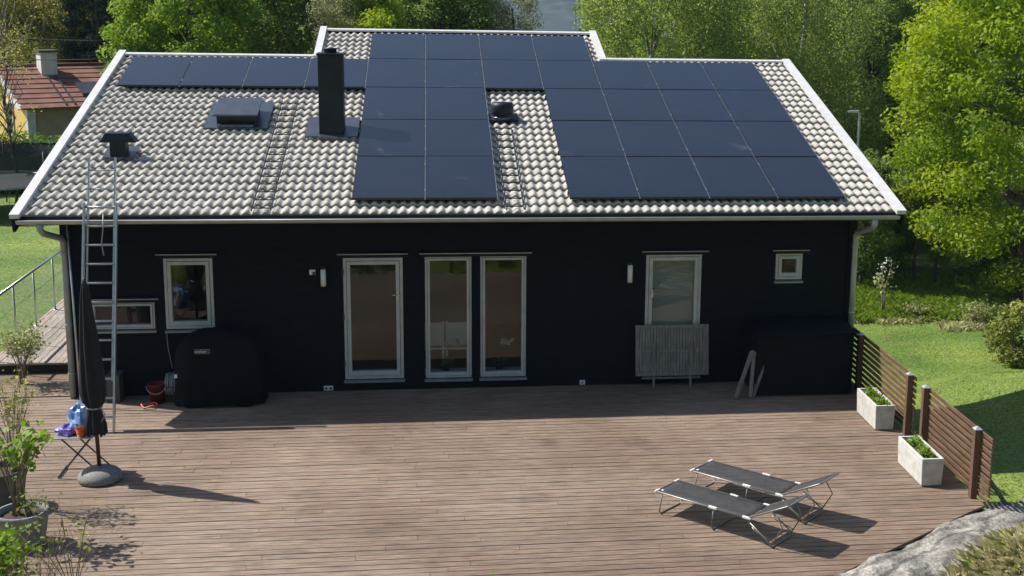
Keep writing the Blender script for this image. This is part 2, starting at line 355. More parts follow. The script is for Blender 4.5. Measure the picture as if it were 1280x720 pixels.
# air between here and the far shore
b = MB(); b.box((-2600, -200, -25), (2600, 3550, 44))
hm = bpy.data.materials.new('haze_air'); hm.use_nodes = True; hn = hm.node_tree.nodes; hn.remove(hn['Principled BSDF'])
pv = hn.new('ShaderNodeVolumePrincipled'); pv.inputs['Color'].default_value = (.55, .74, 1, 1); pv.inputs['Density'].default_value = HAZE; pv.inputs['Anisotropy'].default_value = 0
hm.node_tree.links.new(pv.outputs[0], hn['Material Output'].inputs['Volume'])
b.build('haze', hm, kind='stuff')

# ------------------------------------------------------------------ decks
def rtint(a=.12):
    t = 1+random.uniform(-a, a); return (t*random.uniform(.98, 1.03), t, t*random.uniform(.96, 1.02))
b = MB(); pitch = .132
def deck_right(y):
    return 8.42 if y > -5.72 else 8.36-(-5.72-y)*1.39
n = 0; y = -.02
while y-pitch > -8.9:
    y0 = y-pitch+.010; xr = min(deck_right(y0), deck_right(y)); x = -9.0+random.uniform(-2, 0); xr0, xr1 = deck_right(y0), deck_right(y)
    while x < xr:
        L = random.choice([3.0, 3.6, 4.2, 4.8]); e = x+L if x+L < xr-.5 else 99; dz = random.uniform(-.0025, .0025)
        a0 = x; q0 = min(e-.004, xr0); q1 = min(e-.004, xr1); t = rtint(.10)
        if q0 > a0+.05:
            b.hexa([(a0, y0, -.03), (q0, y0, -.03), (q1, y, -.03), (a0, y, -.03), (a0, y0+.002, dz), (q0-.001, y0+.002, dz), (q1-.001, y-.002, dz), (a0, y-.002, dz)], tint=t)
        x = e
    y -= pitch
y = 1.36
while y-pitch > -.02:
    b.box((-9, y-pitch+.013, -.03), (-4.52, y, random.uniform(-.002, .002)), tint=rtint(.15)); y -= pitch
b.build('deck', M_['deck'], kind='structure', tints=True)
b = MB()    # joists / skirt under the boards
b.box((-9, -8.8, -.42), (3.9, 0, -.04)); b.hexa([(3.9, -8.8, -.42), (3.98, -8.8, -.42), (8.30, -5.72, -.42), (3.9, -5.72, -.42), (3.9, -8.8, -.04), (3.98, -8.8, -.04), (8.30, -5.72, -.04), (3.9, -5.72, -.04)])
b.box((3.9, -5.719, -.42), (8.38, 0, -.04)); b.box((-9, 0, -.42), (-4.6, 1.38, -.04))
b.build('deck_base', mat('dark_deck_joists', (.03, .024, .02), .9), kind='structure')
# raised side deck along the left wall
b = MB(); x = -6.12
while x < -4.56:
    b.box((x, 1.37, .16), (x+.118, 9.5, .19+random.uniform(-.002, .002)), tint=rtint()); x += .128
b.box((-6.16, 1.33, .155), (-4.5, 1.365, .187), tint=(1, 1, 1)); b.box((-6.165, 1.37, .155), (-6.128, 9.5, .195), tint=(1.1, 1.1, 1.1))
b.build('side_deck', M_['sidedeck'], kind='structure', tints=True)
b = MB(); b.box((-6.12, 1.385, -.34), (-4.52, 9.45, .15)); b.build('side_deck_base', mat('dark_deck_fascia', (.028, .022, .02), .9), kind='structure')
# ------------------------------------------------------------------ house
AL = R(15.186); cA, sA = cos(AL), sin(AL)
def RP(x, s, n): return Vector((x, -.3+s*cA-n*sA, 3.251+s*sA+n*cA))
XL, XR = -4.47, 8.36
house = thing('house', 'black timber house with pale tiled shed roof, white verges and white framed windows', 'house', (2, 0, 0))
wins = dict(A=(-2.97, -2.22, 1.10, 2.25), B=(-4.11, -3.14, 1.11, 1.55), C=(-.18, .77, .20, 2.23), D=(1.13, 1.88, .19, 2.25), E=(2.03, 2.78, .19, 2.25), Fd=(4.78, 5.72, .20, 2.25), G=(7.0, 7.46, 1.79, 2.245))
# front wall: overlapping horizontal boards broken by the openings
b = MB(); ops = [(a-.012, c+.012, d-.012, e+.012) for a, c, d, e in wins.values()]
z = -.3; H = .145
while z < 3.02:
    z1 = min(z+H, 3.03)
    cuts = sorted({z, z1} | {q for o_ in ops for q in (o_[2], o_[3]) if z < q < z1})
    for za, zb in zip(cuts, cuts[1:]):
        zm = (za+zb)/2; xs_ = [XL]
        for o_ in sorted(ops):
            if o_[2] < zm < o_[3]: xs_ += [o_[0], o_[1]]
        xs_.append(XR)
        ya = -.022+.018*(za-z)/H; yb = -.022+.018*(zb-z)/H
        for i in range(0, len(xs_), 2):
            p, q = xs_[i], xs_[i+1]
            b.hexa([(p, ya, za), (q, ya, za), (q, .2, za), (p, .2, za), (p, yb, zb), (q, yb, zb), (q, .2, zb), (p, .2, zb)])
    z = z1
# side walls, rear wall and raised rear part
zt = lambda yy: 3.251+(yy+.3)*math.tan(AL)-.2
for x0, x1 in ((XL, XL+.2), (XR-.2, XR)):
    b.hexa([(x0, .2, -3.2), (x1, .2, -3.2), (x1, 6.4, -3.2), (x0, 6.4, -3.2), (x0, .2, zt(.2)), (x1, .2, zt(.2)), (x1, 6.4, zt(6.4)), (x0, 6.4, zt(6.4))])
b.box((XL+.2, 6.2, -3.2), (XR-.2, 6.4, zt(6.2)))
for x0, x1 in ((-1.0, -.8), (4.6, 4.8)):
    b.hexa([(x0, 6.4, -3.2), (x1, 6.4, -3.2), (x1, 8.2, -3.2), (x0, 8.2, -3.2), (x0, 6.4, zt(6.4)), (x1, 6.4, zt(6.4)), (x1, 8.2, zt(8.2)), (x0, 8.2, zt(8.2))])
b.box((-.8, 8.0, -3.2), (4.6, 8.2, zt(8.0)))
b.box((XL, -.02, -3.2), (XR, .2, -.31))
b.build('wall', M_['siding'], house)
for x0, x1 in ((XL-.03, XL+.10), (XR-.10, XR+.03)):
    b = MB(); b.box((x0, -.048, -.03), (x1, -.024, 3.05)); b.build('corner_board', M_['black_trim'], house)
# room behind the windows
b = MB(); b.box((XL+.2, 3.8, 0), (XR-.2, 3.9, 2.6)); b.box((XL+.2, .2, 2.6), (XR-.2, 3.9, 2.7))
b.box((-1.4, .2, .1), (-1.3, 3.8, 2.6)); b.box((3.9, .2, .1), (4.0, 3.8, 2.6)); b.box((6.3, .2, .1), (6.4, 3.8, 2.6)); b.build('interior_wall', M_['rooflath'], house)
b = MB(); b.box((XL+.2, .2, 0), (XR-.2, 3.8, .1)); b.build('interior_floor', M_['floorint'], house)

# roof tiles: S-profile waves in overlapping courses
def tile_field(x0, x1, s0, s1, first_lip=True):
    wl = .15; n = 10; cs = .31
    nxw = int(round((x1-x0)/wl*n)); u = np.linspace(x0, x1, nxw+1)
    ph = (u/wl) % 1.0
    prof = np.where(ph < .66, np.abs(np.sin(ph/.66*pi))**.72*.034, -.006*np.sin((ph-.66)/.34*pi))
    vs = []; fs = []
    s = s0
    while s < s1-1e-3:
        e = min(s+cs, s1)
        k = len(vs)
        jit = .003*np.sin(u*3.1+s*7)+np.repeat(rng.normal(0, .0028, nxw//(2*n)+2), 2*n)[:nxw+1]
        rows = ((s+.022, -.190, 0), (s, -.118, 1), (s, -.118, 1), (s+.010, -.105, 1), (s+.5*cs, -.125, 1), (e+.025, -.157, 1))
        for (q, nb, pf) in rows:
            for i in range(nxw+1):
                vs.append(RP(u[i], q, nb+prof[i]*1.0+(jit[i] if pf else 0)))
        for r in (0, 2, 3, 4):      # the front lip keeps its own edge
            for i in range(nxw):
                a = k+r*(nxw+1)+i; fs.append((a, a+1, a+nxw+2, a+nxw+1))
        s = e
    return vs, fs
b = MB()
SE, S1, S2 = -.33, 7.27, 9.12
for args in ((-4.90, 8.84, SE, S1), (-1.02, 4.82, S1, S2)):
    vs, fs = tile_field(*args); b.add(vs, fs, True)
roof = b.build('roof', M_['tile'], house)
# deck boards under tiles, fascia, soffit
b = MB()
def slab(x0, x1, s0, s1, n0, n1): b.hexa([RP(x0, s0, n0), RP(x1, s0, n0), RP(x1, s1, n0), RP(x0, s1, n0), RP(x0, s0, n1), RP(x1, s0, n1), RP(x1, s1, n1), RP(x0, s1, n1)])
slab(-4.9, 8.84, SE+.03, S1-.02, -.30, -.17); slab(-1.02, 4.82, S1-.02, S2, -.30, -.172)
b.build('roof_deck', M_['black_trim'], roof)
ye = RP(0, SE, 0).y
b = MB(); b.box((-4.93, ye+.0, 2.93), (8.87, ye+.028, 3.03)); b.build('fascia', M_['black_trim'], roof)
# white verge trims with dark boards below
def verge(x0, x1, s0, s1, side):
    b = MB(); slabv(b, x0, x1, s0, s1, -.115, -.045); return b.build('verge_trim', M_['white_trim'], roof)
def slabv(b, x0, x1, s0, s1, n0, n1): b.hexa([RP(x0, s0, n0), RP(x1, s0, n0), RP(x1, s1, n0), RP(x0, s1, n0), RP(x0, s0, n1), RP(x1, s0, n1), RP(x1, s1, n1), RP(x0, s1, n1)])
verge(-5.02, -4.88, SE-.13, S1+.20, -1); verge(8.82, 8.98, SE-.13, S1+.12, 1)
verge(-1.14, -1.0, S1-.02, S2+.18, -1); verge(4.80, 4.95, S1-.04, S2+.15, 1)
b = MB()
slabv(b, -5.005, -4.965, SE-.12, S1+.12, -.34, -.118); slabv(b, 8.925, 8.965, SE-.12, S1+.1, -.34, -.118)
slabv(b, -1.13, -1.09, S1, S2+.12, -.34, -.118); slabv(b, 4.9, 4.94, S1, S2+.12, -.34, -.118)
slabv(b, -4.965, 8.925, S1+.06, S1+.09, -.34, -.12); slabv(b, -1.09, 4.9, S2+.06, S2+.09, -.34, -.12)
b.build('barge_board', M_['black_trim'], roof)
b = MB()
for x0, x1, s in ((-4.88, -1.14, S1), (4.95, 8.82, S1), (-1.0, 4.80, S2)):
    slabv(b, x0, x1, s-.0, s+.10, -.10, -.062)
b.build('top_flashing', M_['white_trim'], roof)
# gutter (half round, along the eave) and its brackets
b = MB(); yg, zg, rg = ye-.07, 2.985, .062; nseg = 12; vs = []; fs = []
xsn = [-4.93, 8.87]
for x in xsn:
    for k in range(nseg+1):
        t = pi+pi*k/nseg; vs.append((x, yg+rg*cos(t), zg+rg*sin(t)))
    for k in range(nseg+1):
        t = pi+pi*k/nseg; vs.append((x, yg+(rg-.006)*cos(t), zg+(rg-.006)*sin(t)))
m_ = nseg+1
for k in range(nseg):
    fs.append((k, k+1, 2*m_+k+1, 2*m_+k)); fs.append((m_+k, 2*m_+m_+k, 2*m_+m_+k+1, m_+k+1))
b.add(vs, fs, True); b.tube([(-4.93, yg-rg, zg+.004), (8.87, yg-rg, zg+.004)], .008, 8)
for x in xsn: b.add([(x, yg+rg*cos(pi+pi*k/nseg), zg+rg*sin(pi+pi*k/nseg)) for k in range(m_)], [tuple(range(m_))])
gut = b.build('gutter', M_['gutter'], house)
for xg, xw, mm in ((-4.60, XL+.03, 'downpipe'), (8.46, XR-.01, 'gutter')):
    b = MB(); yw = -.10
    b.tube([(xg, yg, zg-.05), (xg, yg, zg-.14), (xg+(xw-xg)*.15, yg+.06, zg-.21), (xg+(xw-xg)*.9, yw-.06, zg-.37), (xw, yw, zg-.44), (xw, yw, 2.0), (xw, yw, .02)], [.058, .05, .05, .05, .05, .05, .05], 12)
    d = b.build('downpipe', M_[mm], house)
    for z in (2.35, 1.2, .4):
        b = MB(); b.lathe([(.054, 0), (.058, .004), (.058, .03), (.054, .034)], (xw, yw, z), 14); b.box((xw-.012, yw+.05, z), (xw+.012, -.03, z+.03)); b.build('clip', M_[mm], d)

# windows and doors
def window(k, name, fw_=.075, sill=True, capover=.09, cap=True):
    x0, x1, z0, z1 = wins[k]; b = MB(); ya, yb = -.035, .10
    def ring(b, a0, a1, c0, c1, wd, ya, yb, wb=None):
        wb = wb or wd
        b.box((a0, ya, c0), (a0+wd, yb, c1)); b.box((a1-wd, ya, c0), (a1, yb, c1)); b.box((a0+wd, ya+.001, c0), (a1-wd, yb, c0+wb)); b.box((a0+wd, ya+.001, c1-wd), (a1-wd, yb, c1))
    f0 = fw_*.5
    ring(b, x0, x1, z0, z1, f0, ya, yb)
    fr = b.build(name, M_['frame'], house, bevel=.003)
    b = MB(); g = .006; ring(b, x0+f0+g, x1-f0-g, z0+f0+g, z1-f0-g, fw_*.62, ya-.012, yb-.03, fw_*.8); b.build('sash', M_['frame'], fr, bevel=.004)
    b = MB(); q = f0+g+fw_*.62-.004; b.box((x0+q, .022, z0+q), (x1-q, .028, z1-q))
    b.build('pane', M_['glass'], fr)
    if sill:
        b = MB(); b.hexa([(x0-.02, -.075, z0-.058), (x1+.02, -.075, z0-.058), (x1+.02, -.002, z0-.058), (x0-.02, -.002, z0-.058), (x0-.02, -.075, z0-.03), (x1+.02, -.075, z0-.03), (x1+.02, -.002, z0-.012), (x0-.02, -.002, z0-.012)])
        b.build('sill', M_['sillmetal'], fr)
    return fr
def cap(x0, x1, z):
    b = MB(); b.hexa([(x0, -.085, z-.02), (x1, -.085, z-.02), (x1, -.024, z-.02), (x0, -.024, z-.02), (x0, -.085, z-.008), (x1, -.085, z-.008), (x1, -.024, z+.012), (x0, -.024, z+.012)])
    b.box((x0+.01, -.06, z-.075), (x1-.01, -.0245, z-.022)); c = b.build('drip_cap', M_['black_trim'], house)
    b = MB(); b.box((x0, -.089, z-.024), (x1, -.0855, z-.006)); b.build('cap_edge', M_['sillmetal'], c)
window('A', 'window', .09); cap(-3.08, -2.14, 2.335)
window('B', 'window', .05); cap(-4.2, -3.06, 1.62)
dC = window('C', 'glazed_door', .095); cap(-.27, .86, 2.315)
b = MB(); b.box((.665, -.075, 1.55), (.70, -.048, 1.68)); b.tube([(.68, -.075, 1.62), (.68, -.10, 1.62), (.60, -.10, 1.62)], .009, 8); b.build('handle', M_['steel'], dC)
for z in (.42, 1.2, 1.95):
    b = MB(); b.box((-.20, -.05, z), (-.17, -.036, z+.10)); b.build('hinge', M_['darkp'], dC)
window('D', 'tall_window', .062); window('E', 'tall_window', .062); cap(1.04, 2.87, 2.315)
dF = window('Fd', 'glazed_door', .095); cap(4.70, 5.83, 2.315)
b = MB(); b.box((4.865, -.075, 1.52), (4.9, -.048, 1.65)); b.tube([(4.88, -.075, 1.6), (4.88, -.10, 1.6), (4.96, -.10, 1.6)], .009, 8); b.build('handle', M_['steel'], dF)
b = MB(); b.box((4.87, .0285, 1.60), (4.93, .030, 1.66)); b.build('sticker', M_['red'], dF)
b = MB(); z = .95
while z < 2.15: b.hexa([(4.86, .075, z), (5.64, .075, z), (5.64, .105, z+.012), (4.86, .105, z+.012), (4.86, .075, z+.003), (5.64, .075, z+.003), (5.64, .105, z+.015), (4.86, .105, z+.015)]); z += .024
b.build('blind', M_['blind'], dF)
wG = window('G', 'window', .085); cap(6.93, 7.57, 2.315)
# wall lamps, camera, sockets
for x, z0, z1 in ((-.49, 1.79, 2.06), (4.50, 1.79, 2.08)):
    b = MB(); b.box((x-.035, -.10, z0-.02), (x+.035, -.026, z1+.035)); o = b.build('wall_lamp', M_['darkp'], house, bevel=.004)
    b = MB(); b.tube([(x, -.10, z0), (x, -.10, z1)], .042, 14); b.build('lamp_shade', M_['whitep'], o)
b = MB(); b.box((-.71, -.07, 1.965), (-.615, -.026, 2.05)); o = b.build('motion_sensor', M_['whitep'], house, bevel=.008)
b = MB(); b.tube([(-.64, -.072, 2.0), (-.64, -.10, 1.99)], .022, 12); b.build('sensor_lens', M_['darkp'], o)
for x0, x1 in ((-.53, -.38), (3.69, 3.78)):
    b = MB(); b.box((x0, -.06, .02), (x1, -.026, .095)); o = b.build('wall_socket', M_['whitep'], house, bevel=.006)
    b = MB()
    for k in range(2 if x1-x0 > .1 else 1): b.tube([(x0+.04+.07*k, -.0605, .057), (x0+.04+.07*k, -.063, .057)], .022, 12)
    b.build('outlet', M_['darkp'] if x0 < 0 else M_['sillmetal'], o)
# chimney
b = MB(); p0 = RP(-.48, 2.85, -.13); cy0 = p0.y; b.box((-.71, cy0, 3.75), (-.28, cy0+.42, 5.33)); ch = b.build('chimney', M_['black_metal'], house, bevel=.01)
b = MB(); b.box((-.73, cy0-.02, 5.331), (-.26, cy0+.44, 5.365)); b.lathe([(.11, 5.36), (.11, 5.43), (.13, 5.435), (.13, 5.45), (0, 5.46)], (-.50, cy0+.21, 0), 18); b.build('chimney_cap', M_['black_metal'], ch)
b = MB(); slabv(b, -.95, -.712, 2.78, 3.68, -.09, -.052); slabv(b, -.278, -.04, 2.78, 3.68, -.09, -.053); slabv(b, -.712, -.278, 2.72, 2.86, -.09, -.05); slabv(b, -.95, -.04, 3.28, 3.72, -.09, -.054)
b.build('chimney_flashing', M_['dark_flash'], ch)
# roof hatch: raised box with flat cover on a sheet-metal skirt
b = MB(); slabv(b, -2.74, -1.64, 3.18, 4.50, -.10, -.058); hs = b.build('roof_hatch', M_['dark_flash'], house)
b = MB(); slabv(b, -2.52, -1.86, 3.30, 4.05, -.06, .13); b.build('hatch_curb', M_['black_metal'], hs)
b = MB(); slabv(b, -2.58, -1.80, 3.24, 4.12, .131, .165); b.build('hatch_cover', M_['dark_flash'], hs, bevel=.008)
b = MB(); slabv(b, -2.5, -1.88, 3.19, 3.235, -.055, -.01); b.build('hatch_apron', M_['dark_flash'], hs)
# T-shaped vent
p = RP(-3.92, 1.95, -.12)
b = MB(); b.box((p.x-.13, p.y-.10, p.z-.1), (p.x+.13, p.y+.14, p.z+.32)); v1 = b.build('roof_vent', M_['black_metal'], house, bevel=.01)
b = MB(); z = p.z+.28; b.hexa([(p.x-.30, p.y-.12, z-.02), (p.x+.30, p.y-.12, z-.02), (p.x+.30, p.y+.16, z-.02), (p.x-.30, p.y+.16, z-.02), (p.x-.19, p.y-.09, z+.14), (p.x+.19, p.y-.09, z+.14), (p.x+.19, p.y+.13, z+.14), (p.x-.19, p.y+.13, z+.14)])
b.build('vent_cap', M_['black_metal'], v1, bevel=.012)
b = MB(); slabv(b, p.x-.24, p.x+.26, 1.80, 2.3, -.09, -.057); b.build('vent_flashing', M_['dark_flash'], v1)
# round mushroom vent
p = RP(2.56, 3.78, -.12)
b = MB(); b.lathe([(.16, -.1), (.16, .20)], (p.x, p.y, p.z), 20); v2 = b.build('roof_vent', M_['black_metal'], house)
b = MB(); b.lathe([(.0, .12), (.20, .12), (.215, .15), (.215, .27), (.19, .33), (0, .345)], (p.x, p.y, p.z), 24); b.build('vent_cap', M_['black_metal'], v2)
b = MB(); slabv(b, p.x-.26, p.x+.30, 3.62, 4.0, -.09, -.058); b.build('vent_flashing', M_['black_metal'], v2)
b = MB(); b.lathe([(.19, .02), (.20, .03), (.20, .06), (.19, .07)], (p.x, p.y, p.z), 24); b.build('vent_ring', M_['dark_flash'], v2)
# roof ladders lying on the tiles
for xa, xb, sA0, sA1 in ((-1.51, -1.22, SE+.02, 4.6), (2.40, 2.70, SE+.05, 3.25)):
    b = MB()
    for x in (xa, xb): b.bar(RP(x, sA0, -.062), RP(x, sA1, -.062), .017, .022)
    s = sA0+.08
    while s < sA1: b.bar(RP(xa+.012, s, -.060), RP(xb-.012, s, -.060), .02, .016); s += .31
    b.build('roof_ladder', M_['black_metal'], house)

# ------------------------------------------------------------------ solar panels
def panel_mesh():
    b = MB(); W, Lp = 1.134, 1.722
    e = .011
    b.hexa([(0, 0, -.035), (W, 0, -.035), (W, Lp, -.035), (0, Lp, -.035), (0, 0, -.001), (W, 0, -.001), (W, Lp, -.001), (0, Lp, -.001)])
    fr = b
    g = MB(); g.add([(e, e, .0008), (W-e, e, .0008), (W-e, Lp-e, .0008), (e, Lp-e, .0008)], [(0, 1, 2, 3)])
    c = MB()
    for yy in (.28, 1.36):
        c.box((W+.000, yy, -.02), (W+.018, yy+.05, .004))
    c.box((W+.004, .0, -.03), (W+.015, Lp, -.012))
    rl = MB(); 
    for yy in (.30, 1.38): rl.box((-.01, yy, -.115), (W+.03, yy+.04, -.037))
    return fr, g, c, rl
ordw = ['first', 'second', 'third', 'fourth', 'fifth', 'sixth', 'seventh', 'eighth', 'ninth', 'tenth', 'eleventh']
pos4 = ['leftmost', 'second from the left', 'third from the left', 'rightmost']
proto = None
def add_panel(c, r, label):
    global proto
    if proto is None:
        proto = thing('solar_panel', label, 'solar panel', group='solar panels on the roof')
        fr, g, cl, rl = panel_mesh()
        fr.build('frame', M_['panel_frame'], proto); g.build('glass', M_['panel'], proto); cl.build('clamp', M_['clamp'], proto); rl.build('rail', M_['black_metal'], proto)
        o = proto
    else: o = copy_tree(proto)
    o['label'] = label
    j = Vector((random.uniform(-.003, .003), random.uniform(-.003, .003), 0))
    Mx = Matrix(((1, 0, 0), (0, cA, -sA), (0, sA, cA)))
    Mx = Mx @ Matrix.Rotation(random.uniform(-.003, .003), 3, 'X') @ Matrix.Rotation(random.uniform(-.0025, .0025), 3, 'Y')
    o.rotation_euler = Mx.to_euler(); o.location = RP(c*1.154, (4-r)*1.742, 0)+j
for c in range(4): add_panel(c, 0, 'black solar panel, %s of four in the short top row' % pos4[c])
for i, c in enumerate(range(-4, 7)): add_panel(c, 1, 'black solar panel, %s from the left in the long row of eleven' % ordw[i])
rows = {2: 'upper', 3: 'middle', 4: 'lowest'}
for r in (2, 3, 4):
    for c in (0, 1): add_panel(c, r, 'black solar panel, %s of the two in the left block\'s %s row' % ('left' if c == 0 else 'right', rows[r]))
    for i, c in enumerate((3, 4, 5, 6)): add_panel(c, r, 'black solar panel in the right block\'s %s row, %s of four' % (rows[r], pos4[i]))

# ------------------------------------------------------------------ fences and planters
FX = 8.36
def louvre_fence(y0, y1, posts, label, skip_rail=False):
    t = thing('slatted_fence', label, 'fence', (FX, (y0+y1)/2, 0), 'slatted brown deck fences')
    k = 0; z = .05
    while z < .95:
        b = MB(); xo = FX+.055
        jz = random.uniform(-.004, .004)
        b.hexa([(xo+.008, y0, z-.012), (xo+.034, y0, z-.012), (xo+.034, y1, z-.012), (xo+.008, y1, z-.012), (xo-.010, y0, z+.060+jz), (xo+.016, y0, z+.056+jz), (xo+.016, y1, z+.056), (xo-.010, y1, z+.060)])
        b.build('slat', M_['fence'], t, bevel=.004); z += .093
    for y in posts:
        b = MB(); b.box((FX-.045, y-.045, -.3), (FX+.045, y+.045, .96)); p = b.build('post', M_['post'], t, bevel=.004)
        b = MB(); b.add([(FX-.055, y-.055, .962), (FX+.055, y-.055, .962), (FX+.055, y+.055, .962), (FX-.055, y+.055, .962), (FX, y, 1.005)], [(3, 2, 1, 0), (0, 1, 4), (1, 2, 4), (2, 3, 4), (3, 0, 4)]); b.build('post_cap', M_['zinc'], p)
louvre_fence(-3.02, -.06, (-.62, -2.93), 'brown slatted fence running from the house corner, half in eave shade')
louvre_fence(-5.78, -3.52, (-3.58, -5.42), 'brown slatted fence with two capped posts nearest the rock, beyond the gap')
b = MB(); b.bar((8.5, -5.15, .42), (9.35, -5.05, -.72), .05, .05)
tag(b.build('fence_brace', M_['greywood']), 'pale slanting timber brace on the grass behind the nearer slatted fence', 'brace')

def leaf_quads(P, size, rs, up_bias=.5, aspect=.55, cup=0.0, N=None):
    n = len(P); sz = size*rs.uniform(.65, 1.3, n)[:, None]
    nn = rs.normal(size=(n, 3)); nn[:, 2] += up_bias*1.5
    if N is not None: nn = nn*.6+N
    nn /= np.linalg.norm(nn, axis=1)[:, None]
    a = rs.normal(size=(n, 3)); a -= (a*nn).sum(1)[:, None]*nn; a /= np.linalg.norm(a, axis=1)[:, None]
    bb = np.cross(nn, a)
    v = np.stack([P-a*sz*.5, P+bb*sz*aspect*.5+nn*sz*.06, P+a*sz*.5, P-bb*sz*aspect*.5+nn*sz*.06], 1)
    return v.reshape(-1, 3)
def leaf_obj(name, verts, tint, m, parent=None):
    nf = len(verts)//4; me = bpy.data.meshes.new(name)
    me.vertices.add(nf*4); me.vertices.foreach_set('co', np.ascontiguousarray(verts, dtype=np.float32).ravel())
    me.loops.add(nf*4); me.loops.foreach_set('vertex_index', np.arange(nf*4, dtype=np.int32))
    me.polygons.add(nf); me.polygons.foreach_set('loop_start', np.arange(0, nf*4, 4, dtype=np.int32)); me.polygons.foreach_set('loop_total', np.full(nf, 4, dtype=np.int32))
    at = me.attributes.new('tint', 'FLOAT', 'FACE'); at.data.foreach_set('value', np.ascontiguousarray(tint, dtype=np.float32))
    me.update(calc_edges=True); me.materials.append(m)
    o = bpy.data.objects.new(name, me); col.objects.link(o)
    if parent: place(o, parent)
    return o

def planter(x0, x1, y0, y1, label):
    t = thing('concrete_planter', label, 'planter', ((x0+x1)/2, (y0+y1)/2, 0), 'concrete planters along the fence')
    b = MB(); h = .40; w_ = .035
    lo, hi = (x0+.012, y0+.012), (x1-.012, y1-.012)
    b.hexa([(lo[0], lo[1], .012), (hi[0], lo[1], .012), (hi[0], hi[1], .012), (lo[0], hi[1], .012), (x0, y0, h-.06), (x1, y0, h-.06), (x1, y1, h-.06), (x0, y1, h-.06)])
    b.box((x0, y0, h-.059), (x0+w_, y1, h)); b.box((x1-w_, y0, h-.059), (x1, y1, h)); b.box((x0+w_, y0, h-.059), (x1-w_, y0+w_, h)); b.box((x0+w_, y1-w_, h-.059), (x1-w_, y1, h))
    b.build('tub', M_['concrete'], t, bevel=.006)
    b = MB(); b.box((x0+w_+.001, y0+w_+.001, h-.058), (x1-w_-.001, y1-w_-.001, h-.03)); b.build('soil', M_['soil'], t)
    n = 420; cl = rng.uniform((x0+.08, y0+.1), (x1-.08, y1-.1), (16, 2)); k = rng.integers(0, 16, n)
    P = np.c_[cl[k]+rng.normal(0, .035, (n, 2)), h-.03+np.abs(rng.normal(0, .045, n))]
    P[:, 0] = np.clip(P[:, 0], x0+.05, x1-.02)
    leaf_obj('foliage', leaf_quads(P, .055, rng, .8), rng.uniform(0, 1, n), L_['shrub'], t)
planter(7.94, 8.25, -2.70, -1.79, 'white concrete trough planter standing nearer the house wall')
planter(7.80, 8.11, -5.00, -4.06, 'white concrete trough planter farther from the house, by the second fence')

# ------------------------------------------------------------------ loungers
def lounger():
    t = thing('sun_lounger', 'charcoal folding sun lounger with raised back, nearer the camera', 'sun lounger', (0, 0, 0), 'two folding sun loungers')
    W = .50; hz = .30; bu, bz = 1.86, .60; hu = 1.29
    b = MB(); r = .011
    b.tube([(hu, 0, hz), (-.03, 0, hz), (-.06, .03, hz), (-.06, W-.03, hz), (-.03, W, hz), (hu, W, hz)], r, 8)
    b.build('seat_frame', M_['tubes'], t)
    b = MB(); b.tube([(hu, 0, hz), (bu-.03, 0, bz-.015), (bu, .03, bz), (bu, W-.03, bz), (bu-.03, W, bz-.015), (hu, W, hz)], r, 8); b.build('back_frame', M_['tubes'], t)
    def sheet(u0, z0, u1, z1, nu=14, sag=.018, name='sling'):
        b = MB(); nv = 6; vs = []; fs = []
        for i in range(nu+1):
            f = i/nu
            for j in range(nv+1):
                g = j/nv; dz = -sag*4*g*(1-g)*(.7+.3*sin(f*9))-.004*abs(sin(f*pi*3))
                vs.append((u0+(u1-u0)*f, .012+g*(W-.024), z0+(z1-z0)*f+.010+dz))
        for i in range(nu):
            for j in range(nv): a = i*(nv+1)+j; fs.append((a, a+nv+1, a+nv+2, a+1))
        b.add(vs, fs, True); o = b.build(name, M_['charcoal'], t); s_ = o.modifiers.new('th', 'SOLIDIFY'); s_.thickness = .003; return o
    sheet(-.05, hz, hu-.01, hz); sheet(hu+.01, hz+.004, bu-.01, bz, name='back_sling')
    def uleg(u_top, u_bot, name='leg', ztop=hz-.01):
        b = MB(); b.tube([(u_top, .01, ztop), (u_bot, .0, .05), (u_bot, .03, .012), (u_bot, W-.03, .012), (u_bot, W, .05), (u_top, W-.01, ztop)], .0095, 8); b.build(name, M_['tubes'], t)
    uleg(.03, .0); uleg(.80, .79); uleg(1.27, 1.64)
    for y in (.012, W-.012):
        b = MB(); b.tube([(1.66, y, .48), (1.78, y, .30), (1.64, y, .05)], .008, 8); b.tube([(1.66, y, .10), (1.40, y, .16), (1.36, y, .20)], .006, 6); b.build('back_support', M_['tubes'], t)
    for u in (.80, 1.29):
        for y in (0, W):
            b = MB(); b.box((u-.06, y-.014, hz-.012), (u+.06, y+.014, hz+.022)); b.build('joint', M_['whitep'], t, bevel=.008)
    for y in (.03, W-.03):
        b = MB(); b.box((-.075, y-.05, hz-.012), (-.045, y+.05, hz+.016)); b.build('corner_cap', M_['whitep'], t, bevel=.008)
    b = MB(); b.lathe([(0, .0), (.02, .0), (.02, .004), (0, .006)], (.0, .07, hz+.008), 14); b.build('badge', M_['whitep'], t)
    return t
l1 = lounger(); l2 = copy_tree(l1)
rz_ = math.atan2(-.707, .707)
for o, p, lb in ((l1, (4.09, -5.6, 0), None), (l2, (4.68, -4.93, 0), 'charcoal folding sun lounger with raised back, nearer the fence')):
    o.location = p; o.rotation_euler = (0, 0, rz_)
    if lb: o['label'] = lb

